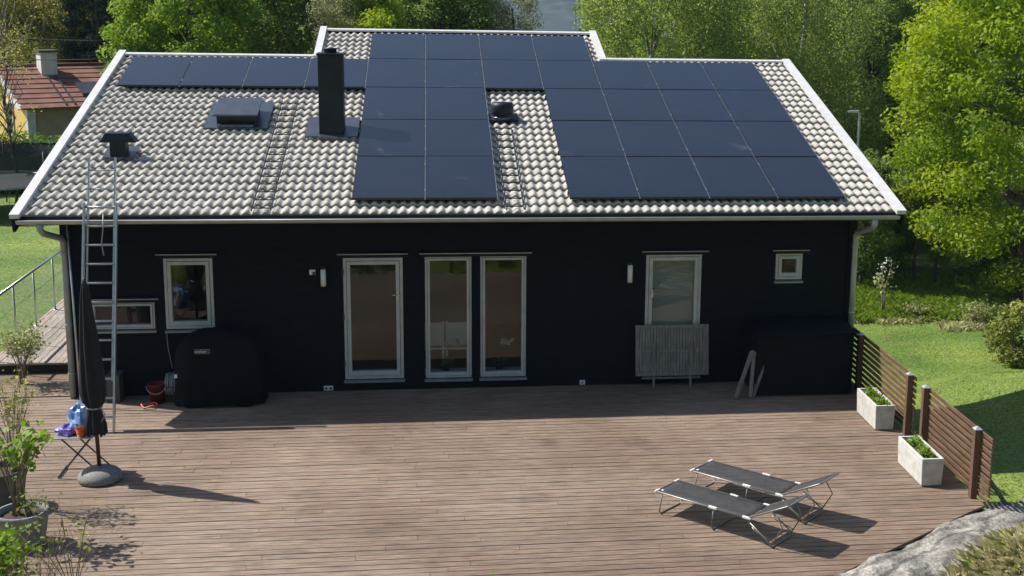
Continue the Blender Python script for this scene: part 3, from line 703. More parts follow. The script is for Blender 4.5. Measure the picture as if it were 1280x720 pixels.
# ------------------------------------------------------------------ ladder against the eave
lad = thing('extension_ladder', 'grey aluminium extension ladder leaning against the eave by the left corner', 'ladder', (-3.66, -1.8, 0))
def LP(x, t, off=0):   # t in metres along the ladder
    a = Vector((x, -1.80, .0)); bdir = Vector((-.012, .98, 3.13)).normalized(); nrm = Vector((0, -bdir.z, bdir.y)); return a+bdir*t+nrm*off
for x in (-3.90, -3.43):
    b = MB(); b.bar(LP(x, 0, .03), LP(x, 3.42, .03), .028, .072, (0, -1, 0)); b.build('stile', M_['alu'], lad, bevel=.003)
for x in (-3.855, -3.475):
    b = MB(); b.bar(LP(x, .75, -.035), LP(x, 4.12, -.035), .024, .055, (0, -1, 0)); b.build('fly_stile', M_['alu'], lad, bevel=.003)
for k in range(12):
    b = MB(); b.tube([LP(-3.89, .22+.285*k, .03), LP(-3.44, .22+.285*k, .03)], .017, 10); b.build('rung', M_['alu'], lad)
for k in range(12):
    t_ = .22+.285*(k+2)
    b = MB(); b.tube([LP(-3.85, t_, -.035), LP(-3.48, t_, -.035)], .013, 8); b.build('fly_rung', M_['alu'], lad)
b = MB(); b.tube([LP(-3.62, 3.25, .05), LP(-3.62, 3.0, .06), LP(-3.64, 2.8, .05), LP(-3.60, 2.62, .06)], .009, 6); b.build('rope', M_['hose'], lad)
b = MB(); b.tube([(-4.36, -.13, 2.88), (-4.28, -.35, 1.6), (-4.19, -.62, .01)], .016, 8)
tag(b.build('long_pole', M_['alu']), 'thin grey pole leaning against the black wall left of the ladder', 'pole')

# ------------------------------------------------------------------ parasol, closed
ux, uy = -3.17, -3.75
par = thing('parasol', 'closed charcoal parasol standing in a round grey stone base', 'parasol', (ux, uy, 0))
b = MB(); b.lathe([(0, .0), (.265, .0), (.285, .025), (.285, .055), (.272, .09), (.23, .135), (.16, .168), (.08, .186), (.035, .19), (.035, .205), (0, .205)], (ux, uy, .004), 40); b.build('base', M_['granite'], par)
tilt = Vector((-.010, -.035, 1)).normalized()
PP = lambda z, dx=0, dy=0: Vector((ux, uy, 0))+tilt*z+Vector((dx, dy, 0))
b = MB(); b.tube([PP(.1), PP(2.6)], .026, 14); b.build('pole', M_['umbpole'], par)
b = MB(); prof = [(.62, .08), (.68, .125), (.80, .125), (.94, .09), (1.02, .075), (1.10, .125), (1.24, .15), (1.5, .142), (1.9, .115), (2.3, .080), (2.62, .05), (2.72, .03), (2.74, .005)]
n = 48; vs = []; fs = []
for i, (z, r_) in enumerate(prof):
    for k in range(n):
        a = 2*pi*k/n; rr = r_*(1+.16*sin(a*8+z*1.5)+.06*sin(a*3+z*4)); zz = z
        if i == 0: zz = z+.10*abs(sin(a*4))
        vs.append(PP(zz, rr*cos(a), rr*sin(a)))
for i in range(len(prof)-1):
    for k in range(n):
        a = i*n+k; c_ = i*n+(k+1) % n; fs.append((a, c_, c_+n, a+n))
b.add(vs, fs, True); can = b.build('canopy', M_['umbrella'], par)
b = MB(); b.tube([PP(1.03, .09*cos(a), .09*sin(a)) for a in np.linspace(0, 2*pi, 25)], .012, 6, False); b.tube([PP(1.03, .09, -.05), PP(.95, .15, -.08), PP(.86, .10, -.10)], .008, 6); b.build('tie', M_['hose'], can)
b = MB(); b.tube([PP(2.72), PP(2.79)], [.03, .012], 10); b.build('finial', M_['darkp'], par)

# ------------------------------------------------------------------ folding side table and the things on it
tx, ty = -3.49, -3.46
tab = thing('folding_table', 'small folding tray table with crossed black legs beside the parasol', 'table', (tx, ty, 0))
b = MB(); b.box((tx-.25, ty-.30, .58), (tx+.25, ty+.22, .60)); b.build('tray', M_['alu'], tab, bevel=.006)
for y in (ty-.20, ty+.20):
    b = MB(); b.tube([(tx-.24, y, .01), (tx+.22, y, .58)], .011, 8); b.build('leg', M_['darkp'], tab)
    b = MB(); b.tube([(tx+.34, y*1.0+.012, .01), (tx-.20, y+.012, .58)], .011, 8); b.build('leg', M_['darkp'], tab)
for x in (tx-.24, tx+.34):
    b = MB(); b.tube([(x, ty-.2, .03), (x, ty+.2, .03)], .009, 8); b.build('crossbar', M_['darkp'], tab)
def lump(name, c, r, m, label, cat, seed, crush=.28):
    rs = np.random.default_rng(seed); b = MB(); nu, nv = 18, 12; vs = []; fs = []; off = rs.uniform(0, 6, 6)
    for j in range(nv+1):
        th = pi*j/nv
        for k in range(nu):
            ph = 2*pi*k/nu; q = 1+crush*(sin(ph*3+off[0]+th*2)*.5+sin(ph*5+off[1]-th*3)*.35+sin(th*6+off[2]+ph*2)*.3)
            vs.append((c[0]+r[0]*q*sin(th)*cos(ph), c[1]+r[1]*q*sin(th)*sin(ph), max(c[2]+r[2]*q*cos(th), .602)))
    for j in range(nv):
        for k in range(nu): a = j*nu+k; c2 = j*nu+(k+1) % nu; fs.append((a, c2, c2+nu, a+nu))
    b.add(vs, fs, False); return tag(b.build(name, m), label, cat)
lump('plastic_bag', (tx+.06, ty-.08, .77), (.16, .13, .20), M_['blue'], 'crumpled bright blue plastic bag on the folding table', 'bag', 1)
lump('plastic_bag', (tx-.10, ty-.12, .65), (.14, .12, .08), M_['purple'], 'flat dark blue and violet bag at the front of the folding table', 'bag', 2)
lump('plastic_wrap', (tx+.02, ty+.12, .78), (.10, .09, .18), M_['whitep'], 'crumpled clear white wrap behind the blue bag on the table', 'wrapping', 3)
b = MB(); b.lathe([(0, .602), (.045, .602), (.058, .70), (.052, .70), (.045, .62), (0, .62)], (tx+.09, ty-.24, 0), 20); b.lathe([(.058, .695), (.064, .70), (.058, .707)], (tx+.09, ty-.24, 0), 20); tag(b.build('cup', M_['orange']), 'orange plastic cup at the front edge of the folding table', 'cup')
b = MB(); b.lathe([(0, .602), (.034, .602), (.036, .73), (.014, .79), (.014, .83), (0, .83)], (tx-.06, ty+.16, 0), 18); tag(b.build('bottle', M_['darkp']), 'dark bottle standing at the back of the folding table', 'bottle')
b = MB(); b.lathe([(0, .602), (.04, .602), (.045, .66), (.03, .675), (0, .675)], (tx-.17, ty+.03, 0), 18); tag(b.build('tub', M_['yellow']), 'small yellow tub on the left end of the folding table', 'tub')

# ------------------------------------------------------------------ covered grill, bucket, hose
gx, gy = -2.09, -.47
gr = thing('covered_grill', 'large barbecue under a black cloth cover against the dark wall', 'grill', (gx, gy, 0))
b = MB(); nu = 56; prof = [(.03, 1.02, .97), (.25, 1.0, 1.0), (.55, .99, .98), (.80, .97, .95), (.94, .90, .90), (1.06, .78, .78), (1.14, .62, .62), (1.19, .45, .45), (1.21, .25, .25), (1.215, 0.01, .01)]
vs = []; fs = []
for i, (z, fx, fy) in enumerate(prof):
    for k in range(nu):
        a = 2*pi*k/nu; e = .62; cx_ = abs(cos(a))**e*(1 if cos(a) > 0 else -1); sy_ = abs(sin(a))**e*(1 if sin(a) > 0 else -1)
        fold = (1+.022*sin(a*11+z*3)*(1.2-z)) if z < 1.1 else 1
        vs.append((gx+.69*fx*cx_*fold, gy+.34*fy*sy_*fold, z+(.02*sin(a*7) if i == 0 else 0)))
for i in range(len(prof)-1):
    for k in range(nu): a = i*nu+k; c2 = i*nu+(k+1) % nu; fs.append((a, c2, c2+nu, a+nu))
b.add(vs, fs, True); cov = b.build('cover', M_['cover'], gr)
b = MB(); bx, by, bz_ = -2.30, gy-.335, .93
b.box((bx-.115, by+.0, bz_-.035), (bx+.115, by+.006, bz_+.035)); bd = b.build('badge', M_['darkp'], gr)
b = MB()
for x0, z0, x1, z1 in ((-.115, .03, .115, .036), (-.115, -.036, .115, -.03), (-.115, -.03, -.109, .03), (.109, -.03, .115, .03)): b.box((bx+x0, by-.003, bz_+z0), (bx+x1, by-.001, bz_+z1))
b.build('badge_border', M_['sillmetal'], bd)
cu = bpy.data.curves.new('lettering', 'FONT'); cu.body = 'weber'; cu.size = .07; cu.extrude = .001; cu.align_x = 'CENTER'; cu.align_y = 'CENTER'
to = bpy.data.objects.new('lettering', cu); col.objects.link(to); to.location = (bx-.02, by-.002, bz_); to.rotation_euler = (R(90), 0, 0); cu.materials.append(M_['whitep'])
bpy.context.view_layer.update()
dg = bpy.context.evaluated_depsgraph_get(); tm = bpy.data.meshes.new_from_object(to.evaluated_get(dg)); lo_ = bpy.data.objects.new('lettering', tm); col.objects.link(lo_); lo_.location = to.location; lo_.rotation_euler = to.rotation_euler
bpy.data.objects.remove(to, do_unlink=True)
place(lo_, bd)
b = MB(); b.box((gx-.655, gy-.30, .50), (gx-.61, gy-.285, .56)); b.build('buckle', M_['whitep'], gr)
bk = thing('bucket', 'dark red plastic bucket in the shade left of the covered grill', 'bucket', (-3.08, -.42, 0))
b = MB(); b.lathe([(0, .0), (.10, .0), (.135, .30), (.145, .30), (.145, .315), (.128, .315), (.095, .02), (0, .02)], (-3.08, -.42, .004), 28); b.build('pail', M_['red'], bk)
b = MB(); b.tube([(-3.08+.145*cos(a), -.42-.05*sin(a)-.08, .30-.12*sin(a)) for a in np.linspace(0, pi, 14)], .006, 6); b.build('handle', M_['hose'], bk)
b = MB(); b.tube([(-3.16+.12*cos(a)*(1+.1*sin(3*a)), -.66+.09*sin(a), .02+.03*sin(a*1.5)**2) for a in np.linspace(.3, 2*pi+1.2, 40)], .013, 7); tag(b.build('hose', M_['redhose']), 'salmon red hose curled on the deck before the bucket', 'hose')
hr = thing('hose_reel', 'coiled pale hose on a dark reel between bucket and grill', 'hose reel', (-2.86, -.3, 0))
b = MB(); b.box((-2.95, -.42, .0), (-2.77, -.16, .09)); b.tube([(-2.97, -.29, .26), (-2.75, -.29, .26)], .05, 14); b.bar((-2.96, -.29, .02), (-2.96, -.29, .28), .02, .12); b.bar((-2.76, -.29, .02), (-2.76, -.29, .28), .02, .12); b.build('reel_frame', M_['darkp'], hr)
b = MB()
for k in range(6): b.tube([(-2.945+.034*k, -.29+(.17+.012*(k % 2))*cos(a), .26+(.17+.012*(k % 2))*sin(a)) for a in np.linspace(0, 2*pi, 28)], .013, 6, False)
b.build('hose_coil', M_['hose'], hr)
b = MB(); b.tube([(-2.97, -.03, 1.05), (-2.96, -.035, .8), (-2.93, -.04, .6), (-2.90, -.06, .45)], .007, 6); tag(b.build('cable', M_['hose']), 'thin grey cable hanging from the window sill to the hose reel', 'cable')
# grey crate in the shade beside the ladder foot
b = MB(); b.box((-3.86, -.38, 0), (-3.66, -.08, .03)); b.box((-3.86, -.38, .03), (-3.84, -.08, .42)); b.box((-3.68, -.38, .03), (-3.66, -.08, .42)); b.box((-3.84, -.38, .03), (-3.68, -.36, .42)); b.box((-3.84, -.10, .03), (-3.68, -.08, .42)); b.box((-3.87, -.39, .421), (-3.65, -.07, .445))
tag(b.build('storage_crate', M_['potdark'], bevel=.006), 'grey crate in the shade behind the ladder', 'crate')

# ------------------------------------------------------------------ folded table, trestle, storage box
ft = thing('folded_table', 'folded grey slatted garden table leaning upright against the right glazed door', 'table', (5.24, -.2, 0))
y0, y1 = -.19, -.10      # leans back against the door
def TP(x, z, o=0): return Vector((x, -.24+(z-.19)*.14+o, z))
x0, x1, z0, z1 = 4.61, 5.86, .20, 1.05
for xa, xb, za, zb, nm in ((x0, x1, z0, z0+.06, 'edge_rail'), (x0, x1, z1-.06, z1, 'edge_rail'), (x0, x0+.06, z0+.061, z1-.061, 'side_rail'), (x1-.06, x1, z0+.061, z1-.061, 'side_rail'), (x0+.061, x1-.061, .59, .65, 'middle_rail')):
    b = MB(); b.hexa([TP(xa, za), TP(xb, za), TP(xb, za, .03), TP(xa, za, .03), TP(xa, zb), TP(xb, zb), TP(xb, zb, .03), TP(xa, zb, .03)]); b.build(nm, M_['greywood'], ft, bevel=.003)
x = x0+.066
while x < x1-.09:
    for za, zb in ((z0+.062, .589), (.651, z1-.062)):
        b = MB(); b.hexa([TP(x, za, .004), TP(x+.042, za, .004), TP(x+.042, za, .026), TP(x, za, .026), TP(x, zb, .004), TP(x+.042, zb, .004), TP(x+.042, zb, .026), TP(x, zb, .026)]); b.build('slat', M_['greywood'], ft)
    x += .049
for x in (4.92, 5.55):
    b = MB(); b.bar((x, -.235, .0), (x, -.17, .75), .035, .03); b.build('leg', M_['greywood'], ft)
b = MB(); b.bar((4.72, -.20, .155), (5.72, -.20, .155), .035, .03); b.build('stretcher', M_['greywood'], ft)

tr = thing('folded_trestle', 'grey wooden folding trestle leaning against the black storage box', 'trestle', (6.35, -.85, 0))
for i, (a_, c_) in enumerate((((6.16, -.98, .02), (6.44, -.86, .78)), ((6.41, -.96, .02), (6.47, -.85, .74)), ((6.44, -.86, .78), (6.66, -.86, .60)), ((6.66, -.86, .60), (6.46, -.93, .02)))):
    b = MB(); b.bar(a_, c_, .06, .04); b.build('leg', M_['greywood'], tr)
bxo = thing('storage_box', 'large black lidded storage box in the shaded right corner of the deck', 'storage box', (7.35, -.5, 0))
b = MB(); b.box((6.50, -.90, .03), (8.15, -.06, 1.04)); b.build('body', M_['cover'], bxo, bevel=.012)
b = MB(); b.hexa([(6.46, -.94, 1.045), (8.19, -.94, 1.045), (8.19, -.04, 1.045), (6.46, -.04, 1.045), (6.47, -.93, 1.09), (8.18, -.93, 1.09), (8.18, -.05, 1.15), (6.47, -.05, 1.15)]); b.build('lid', M_['cover'], bxo, bevel=.01)

# ------------------------------------------------------------------ railing on the side deck
rl = thing('glass_railing', 'glass railing with steel posts and handrail along the left side deck', 'railing', (-6.09, 4, .19))
ys_ = [1.46, 2.64, 3.84, 5.1, 6.3, 7.5, 8.7, 9.4]
for y in ys_:
    b = MB(); b.tube([(-6.08, y, .19), (-6.08, y, 1.22)], .018, 10); p = b.build('post', M_['steel'], rl)
    b = MB(); b.lathe([(0, 0), (.045, 0), (.045, .012), (.02, .016)], (-6.08, y, .19), 14); b.build('base_plate', M_['steel'], p)
b = MB(); b.tube([(-6.08, 1.3, 1.24), (-6.08, 9.6, 1.24)], .024, 10); b.build('handrail', M_['steel'], rl)
for a_, c_ in zip(ys_, ys_[1:]):
    b = MB(); b.box((-6.083, a_+.05, .30), (-6.075, c_-.05, 1.14)); b.build('glass_panel', M_['clear'], rl)

# ------------------------------------------------------------------ inside, behind the panes
def orchid(x, y, label, n_fl):
    t = thing('orchid', label, 'potted orchid', (x, y, .22), 'orchids behind the tall windows')
    b = MB(); b.lathe([(0, .222), (.06, .222), (.085, .36), (.09, .36), (.09, .375), (.07, .375), (0, .34)], (x, y, 0), 20); b.build('pot', M_['darkp'], t)
    b = MB(); b.tube([(x, y, .34), (x+.02, y, .6), (x+.10, y-.03, .74), (x+.22, y-.04, .72)], .004, 6); b.build('stem', M_['twig'], t)
    P = np.array([(x+.04+.2*k/n_fl, y-.03, .72+.03*sin(k*1.7)) for k in range(n_fl)]); P = np.repeat(P, 5, 0)+rng.normal(0, .018, (n_fl*5, 3))
    leaf_obj('flowers', leaf_quads(P, .07, rng, 0, .8), rng.uniform(0, 1, len(P)), L_['blossom'], t)
    P = np.array([(x+.08*cos(a), y+.08*sin(a), .39) for a in np.linspace(0, 6, 9)]); leaf_obj('leaves', leaf_quads(P, .22, rng, .3, .3), rng.uniform(0, 1, 9), L_['dark'], t)
for x0_, x1_ in ((1.10, 2.82),):
    b = MB(); b.box((x0_, .11, .19), (x1_, .42, .22)); b.build('window_board', M_['white_soft'], house)
orchid(1.46, .26, 'pale orchid in a dark pot behind the left tall window', 7); orchid(2.36, .26, 'white orchid in a dark pot behind the right tall window', 5)
def chair(x, y, label):
    t = thing('dining_chair', label, 'chair', (x, y, .1), 'white dining chairs indoors')
    b = MB(); b.box((x-.21, y-.21, .53), (x+.21, y+.21, .57)); b.build('seat', M_['white_soft'], t, bevel=.01)
    for sx_ in (-.18, .18):
        b = MB(); b.box((x+sx_-.02, y-.2, .1), (x+sx_+.02, y-.16, 1.02)); b.build('leg', M_['white_soft'], t)
        b = MB(); b.box((x+sx_-.02, y+.16, .1), (x+sx_+.02, y+.2, .53)); b.build('leg', M_['white_soft'], t)
    b = MB(); b.box((x-.17, y-.19, .60), (x+.17, y-.165, 1.0)); b.build('backrest', M_['white_soft'], t)
chair(1.24, .66, 'white dining chair indoors at the left edge of the tall window'); chair(1.66, .66, 'white dining chair indoors behind the orchid in the left tall window')

# ------------------------------------------------------------------ plants: builders
def limb_tubes(b, base, H, tips, r0, rs, n=7):
    pts = [Vector(base)]; k = 6
    for i in range(1, k+1): pts.append(Vector(base)+Vector((rs.normal(0, .02)*H, rs.normal(0, .02)*H, H*i/k)))
    b.tube(pts, [r0*(1-.8*i/k)+.01 for i in range(k+1)], n)
    for tp in tips:
        tp = Vector(tp); f = min(max((tp.z-base[2])/H*.62, .12), .9); i = f*k; i0 = int(i); st = pts[i0].lerp(pts[min(i0+1, k)], i-i0)
        mid = st.lerp(tp, .5)+Vector((rs.normal(0, .25), rs.normal(0, .25), -.05*H*rs.random()))
        rr = r0*(1-.8*f)*.5+.008; b.tube([st, mid, tp], [rr, rr*.6, rr*.2], 5)
def tree(name, label, pos, H, RX, zc, RZ, nclump, nleaf, lsize, lm, bark, seed, clump=(.9, .7), group='trees around the house', r0=None, shell=.55, droop=0, up=.5, cone=False, limbs=16, gaps=0):
    rs = np.random.default_rng(seed); t = thing(name, label, 'tree', pos, group)
    u = rs.normal(size=(nclump, 3)); u /= np.linalg.norm(u, axis=1)[:, None]; rad = shell+(1-shell)*rs.random(nclump)**.6
    c = u*rad[:, None]*np.array([RX, RX, RZ])
    if cone:
        h = rs.random(nclump)**1.3; a = rs.random(nclump)*2*pi; rr = RX*(1-h)*(.55+.45*rs.random(nclump))
        c = np.c_[rr*np.cos(a), rr*np.sin(a), (h-.5)*2*RZ]
    c[:, :2] *= (1+.18*np.sin(np.arctan2(c[:, 1], c[:, 0])*3+seed))[:, None]
    c[:, 2] += zc
    cr = clump[0]*rs.uniform(.6, 1.35, nclump); wgt = cr**2; k = rs.choice(nclump, nleaf, p=wgt/wgt.sum())
    d = rs.normal(size=(nleaf, 3)); d /= np.linalg.norm(d, axis=1)[:, None]; rr = rs.random(nleaf)**.45
    P = c[k]+d*(rr*cr[k])[:, None]*np.array([1, 1, clump[1]])
    if droop: P[:, 2] -= droop*rs.random(nleaf)**2
    ct = rs.normal(0, .21, nclump)
    tint = np.clip(.5+ct[k]+rs.normal(0, .2, nleaf), 0, 1)
    P = P+np.array(pos)
    b = MB(); tips = [tuple(c[i]+np.array(pos)) for i in rs.choice(nclump, min(limbs, nclump), replace=False)]
    limb_tubes(b, pos, (zc+RZ*.6), tips, r0 or H*.022, rs); b.build('trunk', M_[bark], t)
    leaf_obj('crown', leaf_quads(P, lsize, rs, up, N=d*.5), tint, L_[lm], t)
    return t
def put(o, x, y, s=1, rz=0, label=None, dz=0):
    c = copy_tree(o); c.location = (x, y, gz(x, y)+dz); c.scale = (s, s, s*1.0); c.rotation_euler = (0, 0, rz)
    if label: c['label'] = label
    return c

# ------------------------------------------------------------------ rocks and rough grass by the deck corner
def rock(name, label, c, u, L, Wd, H, seed, nu=70, nv=34):
    rs = np.random.default_rng(seed); u = Vector(u).normalized(); v = Vector((u.y, -u.x, 0)); vs = []; fs = []
    ph = rs.uniform(0, 6, 12)
    for i in range(nu+1):
        for j in range(nv+1):
            a = -1+2*i/nu; d = -1+2*j/nv; rr = (abs(a)**3.2+abs(d)**3.2)**(1/3.2)
            h = H*max(0, 1-rr**2.6)**.5
            x = a*L*.5; y = d*Wd*.5
            h += H*(.13*sin(x*1.6+ph[0]+.8*sin(y*2.3+ph[1]))*cos(y*2.1+ph[2])+.07*sin(x*4.3+y*3.1+ph[3])+.05*sin(x*9+ph[4])*sin(y*8.3+ph[5])-.10*max(0, abs(sin(x*1.3-y*3.1+ph[6]+.6*sin(x*3)))-.9)*8+.02*sin(x*23+y*9+ph[7])*sin(y*21-x*5+ph[8]))
            p = Vector(c)+u*x+v*y; vs.append((p.x, p.y, p.z+h))
    for i in range(nu):
        for j in range(nv): k = i*(nv+1)+j; fs.append((k, k+nv+1, k+nv+2, k+1))
    b = MB(); b.add(vs, fs, True); return tag(b.build(name, M_['rock']), label, 'rock', 'bare rock by the deck')
rock('rock', 'long smooth grey rock outcrop along the slanting front edge of the deck', (6.84, -7.30, -.27), (.81, .58, 0), 6.2, 1.22, .33, 3)
rock('rock', 'small pale rock in the grass right of the second slatted fence', (10.15, -4.35, -.72), (.8, .5, 0), 1.5, .9, .28, 5)
rock('rock', 'low pale stone edging along the front of the deck, mirrored in the glazed doors', (.6, -9.15, -.34), (1, .02, 0), 7.5, .5, .33, 9)
def blades(name, pts, L, wd, m, seed, lean=.35, kind='stuff'):
    rs = np.random.default_rng(seed); n = len(pts); l = L*rs.uniform(.5, 1.3, n)[:, None]; a = rs.random(n)*2*pi
    d = np.c_[np.cos(a)*lean*rs.random(n), np.sin(a)*lean*rs.random(n), np.ones(n)]; d /= np.linalg.norm(d, axis=1)[:, None]
    s_ = np.c_[-np.sin(a), np.cos(a), np.zeros(n)]*wd*.5
    mid = pts+d*l*.55; tip = pts+d*l*.9+np.c_[np.cos(a), np.sin(a), -.3*np.ones(n)]*l*lean*.5
    v = np.stack([pts-s_, pts+s_, mid+s_*.8, tip], 1).reshape(-1, 3)
    o = leaf_obj(name, v, rs.random(n), m); o['kind'] = kind; return o
def scatter(n, x0, x1, y0, y1, keep=None, seed=0, clumpy=.0):
    rs = np.random.default_rng(seed); x = rs.uniform(x0, x1, n); y = rs.uniform(y0, y1, n)
    if clumpy:
        q = np.sin(x*2.3+seed)*np.sin(y*2.9)+.5*np.sin(x*6.1)*np.sin(y*5.3+1); k = rs.random(n) < np.clip(.5+clumpy*q, .05, 1); x, y = x[k], y[k]
    if keep is not None: k = keep(x, y); x, y = x[k], y[k]
    return np.c_[x, y, ground(x, y)]
kd = lambda x, y: ((x-6.86)*.58-(y+7.33)*.81) > .36+.16*np.sin(x*4+1)*np.sin(x*1.7)
blades('dry_grass', scatter(60000, 6.6, 11.2, -9.6, -5.6, kd, 3, .3), .20, .0042, L_['dry'], 4, .9)
blades('rough_grass', scatter(16000, 7.0, 11.2, -9.6, -4.6, kd, 5, .45), .17, .0045, L_['grass'], 6, 1.1)
blades('meadow_grass', scatter(46000, 13.2, 23.5, 15.9, 22.5, None, 8, .35), .30, .011, L_['grass'], 9, .7)
blades('dry_meadow_grass', scatter(5000, 13.5, 21, 14.6, 17.8, lambda x, y: (y > 15.6) | (x > 16.2), 10, .5), .24, .009, L_['dry'], 11, .8)
blades('lawn_tufts', scatter(30000, 8.6, 20, -5, 17, None, 12, .0), .045, .014, L_['grass'], 13, .9)

# ------------------------------------------------------------------ trees
WOOD = 'trees in the wood beyond the lawns'
maple = tree('maple_tree', 'large bright yellow-green maple at the right, its crown reaching low over the lawn', (20.3, 18.2, gz(20.3, 18.2)), 13, 5.0, 6.7, 6.3, 230, 95000, .15, 'maple', 'bark', 21, (.85, .62), WOOD, .26, .5)
birch = tree('birch_tree', 'tall weeping birch rising behind the middle of the right roof edge', (9.35, 26, gz(9.35, 26)), 14, 2.75, 8.2, 5.2, 150, 62000, .105, 'birch', 'birchbark', 22, (.62, 1.35), WOOD, .16, .4, droop=.8, up=0)
birch2 = tree('birch_tree', 'broad grey-green birch between the roof corner and the bright maple', (15.0, 27.5, gz(15, 27.5)), 14.5, 3.5, 7.2, 6.6, 230, 90000, .105, 'birch', 'birchbark', 23, (.68, 1.3), WOOD, .18, .35, droop=.8, up=0)
green = tree('broadleaf_tree', 'fresh green broadleaf tree standing behind the left roof ridge', (-6.8, 26, gz(-6.8, 26)), 9, 2.5, 5.4, 3.6, 90, 34000, .16, 'green', 'bark', 24, (.7, .65), WOOD, .18, .5)
lime = tree('broadleaf_tree', 'small yellow-green tree left of the raised roof part', (-.9, 25.5, gz(-.9, 25.5)), 8, 1.25, 5.2, 2.6, 50, 16000, .14, 'lime', 'bark', 25, (.5, .7), WOOD, .12, .45)
dark = tree('broadleaf_tree', 'dark green dense tree behind the chimney', (-3.4, 28, gz(-3.4, 28)), 10, 2.3, 6.0, 3.8, 100, 36000, .14, 'dark', 'bark', 26, (.66, .8), WOOD, .18, .45)
conif = tree('spruce_tree', 'slim dark spruce behind the neighbour\'s red roof', (-11.6, 32.6, gz(-11.6, 32.6)), 10, .85, 5.2, 4.9, 110, 20000, .13, 'conifer', 'bark', 27, (.36, .55), WOOD, .12, .3, cone=True, up=-.2)
olive = tree('birch_tree', 'pale olive tree in thin young leaf at the far left', (-15.2, 33, gz(-15.2, 33)), 11, 2.4, 6.4, 4.2, 90, 24000, .10, 'olive', 'birchbark', 28, (.6, 1.0), WOOD, .14, .4, droop=.5)
greyt = tree('willow_tree', 'grey-brown thinly leaved tree just left of the strip of water', (4.35, 31, gz(4.35, 31)), 10, 1.35, 6.3, 3.6, 70, 20000, .09, 'grey', 'bark', 29, (.45, 1.0), WOOD, .12, .35)
tree('apple_tree', 'bare-twigged young tree before the yellow gable of the neighbour\'s house', (-11.6, 21.4, gz(-11.6, 21.4)), 5.2, .8, 3.7, 1.7, 26, 800, .07, 'olive', 'bark', 30, (.34, .9), WOOD, .04, .3, limbs=26)
put(dark, 1.9, 31.5, 1.0, 1.3, 'dark tree behind the middle of the raised roof ridge')
put(green, .9, 34.0, 1.15, 2.2, 'green tree behind the second column of the topmost solar panels')
put(lime, 1.0, 26.5, .80, .8, 'low yellow-green bush crown above the left half of the raised ridge')
put(conif, 3.0, 34, 1.05, .5, 'dark spruce right of the middle of the raised ridge')
put(conif, -12.45, 33.0, .9, 2.0, 'dark spruce left of the slim spruce, over the red roof')
put(greyt, -2.0, 25, .72, 1.0, 'small silvery tree just left of the raised roof part\'s corner')
put(olive, -14.6, 36.5, .95, 2.6, 'pale green loose tree above the neighbour\'s white chimney')
put(olive, -11.3, 37.5, 1.0, 4.0, 'olive green tree right of the slim dark spruce')
put(lime, 4.9, 27.0, .72, 2.0, 'low bright bush crown beside the strip of water')
put(green, -4.6, 33, 1.0, 3.1, 'green tree between the fresh green tree and the dark one behind the chimney')
put(green, 12.3, 32.5, 1.3, 1.0, 'shaded green tree between the two birches')
put(dark, 19.3, 31.5, 1.15, 4.1, 'dark tree in the shade between birch and maple')
put(green, 22.0, 29.0, .9, 2.1, 'dark tree behind the left side of the maple')
put(birch, 19.2, 35.0, 1.1, 2.4, 'birch in the background above the street lamp')
put(maple, 27.5, 24.0, .95, 2.0, 'second bright maple partly out of frame behind the first')
for x, y, lb in ((-17.5, 38, 'green tree low at the far left behind the olive one'), (-15.4, 41, 'green tree behind the neighbour\'s white chimney, farther back'), (-9.2, 40, 'green tree seen between the spruces and the fresh green tree')): put(green, x, y, 1.0, x, lb)
# far row of the wood
far_label = 'tree in the far row of the wood, half hidden behind nearer trees'
frs = np.random.default_rng(77)
srcs = [green, olive, green, greyt, dark, lime]
fx = list(np.linspace(-24, 1.9, 14))+list(np.linspace(12.2, 40, 13))
for i, x in enumerate(fx):
    y = 43+frs.uniform(-4, 6)
    c = put(srcs[i % 6], x*(y/43), y, (2.0 if i % 6 in (3, 5) else 1.3)+frs.uniform(-.1, .3), frs.uniform(0, 6), far_label); c['group'] = 'far row of trees in the wood'
# saplings with dark thin stems at the wood edge
sap = tree('sapling', 'thin dark-stemmed sapling at the wood edge, left of the pair', (17.8, 21.2, gz(17.8, 21.2)), 5, .9, 4.0, 1.3, 22, 4200, .12, 'lime', 'bark', 31, (.42, .7), 'saplings at the wood edge', .06, .4)
put(sap, 18.45, 21.0, 1.0, 2.0, 'thin dark-stemmed sapling at the wood edge, right of the pair')
put(sap, 15.6, 22.0, .9, 4.0, 'thin sapling at the wood edge beside the house corner')
tree('hazel_bush', 'tall hazel bush hiding the foot of the street lamp', (15.65, 20.6, gz(15.65, 20.6)), 4.4, 1.0, 2.7, 2.1, 50, 14000, .11, 'dark', 'bark', 35, (.42, .8), WOOD, .06, .4)
# low undergrowth in the shade of the wood edge
ug = tree('shrub', 'dark undergrowth shrub at the wood edge behind the saplings', (17.4, 24, gz(17.4, 24)), 2.4, 1.7, 1.2, 1.2, 46, 9000, .13, 'green', 'bark', 32, (.5, .7), 'undergrowth at the wood edge', .05, .3)
for x, y, s_, lb in ((14.6, 23.6, 1.0, 'undergrowth shrub at the wood edge next to the house corner'), (20.6, 23.6, 1.2, 'undergrowth shrub at the wood edge under the maple\'s left side'), (24.0, 23.2, 1.3, 'undergrowth shrub at the wood edge by the right picture edge')): put(ug, x, y, s_, x, lb)

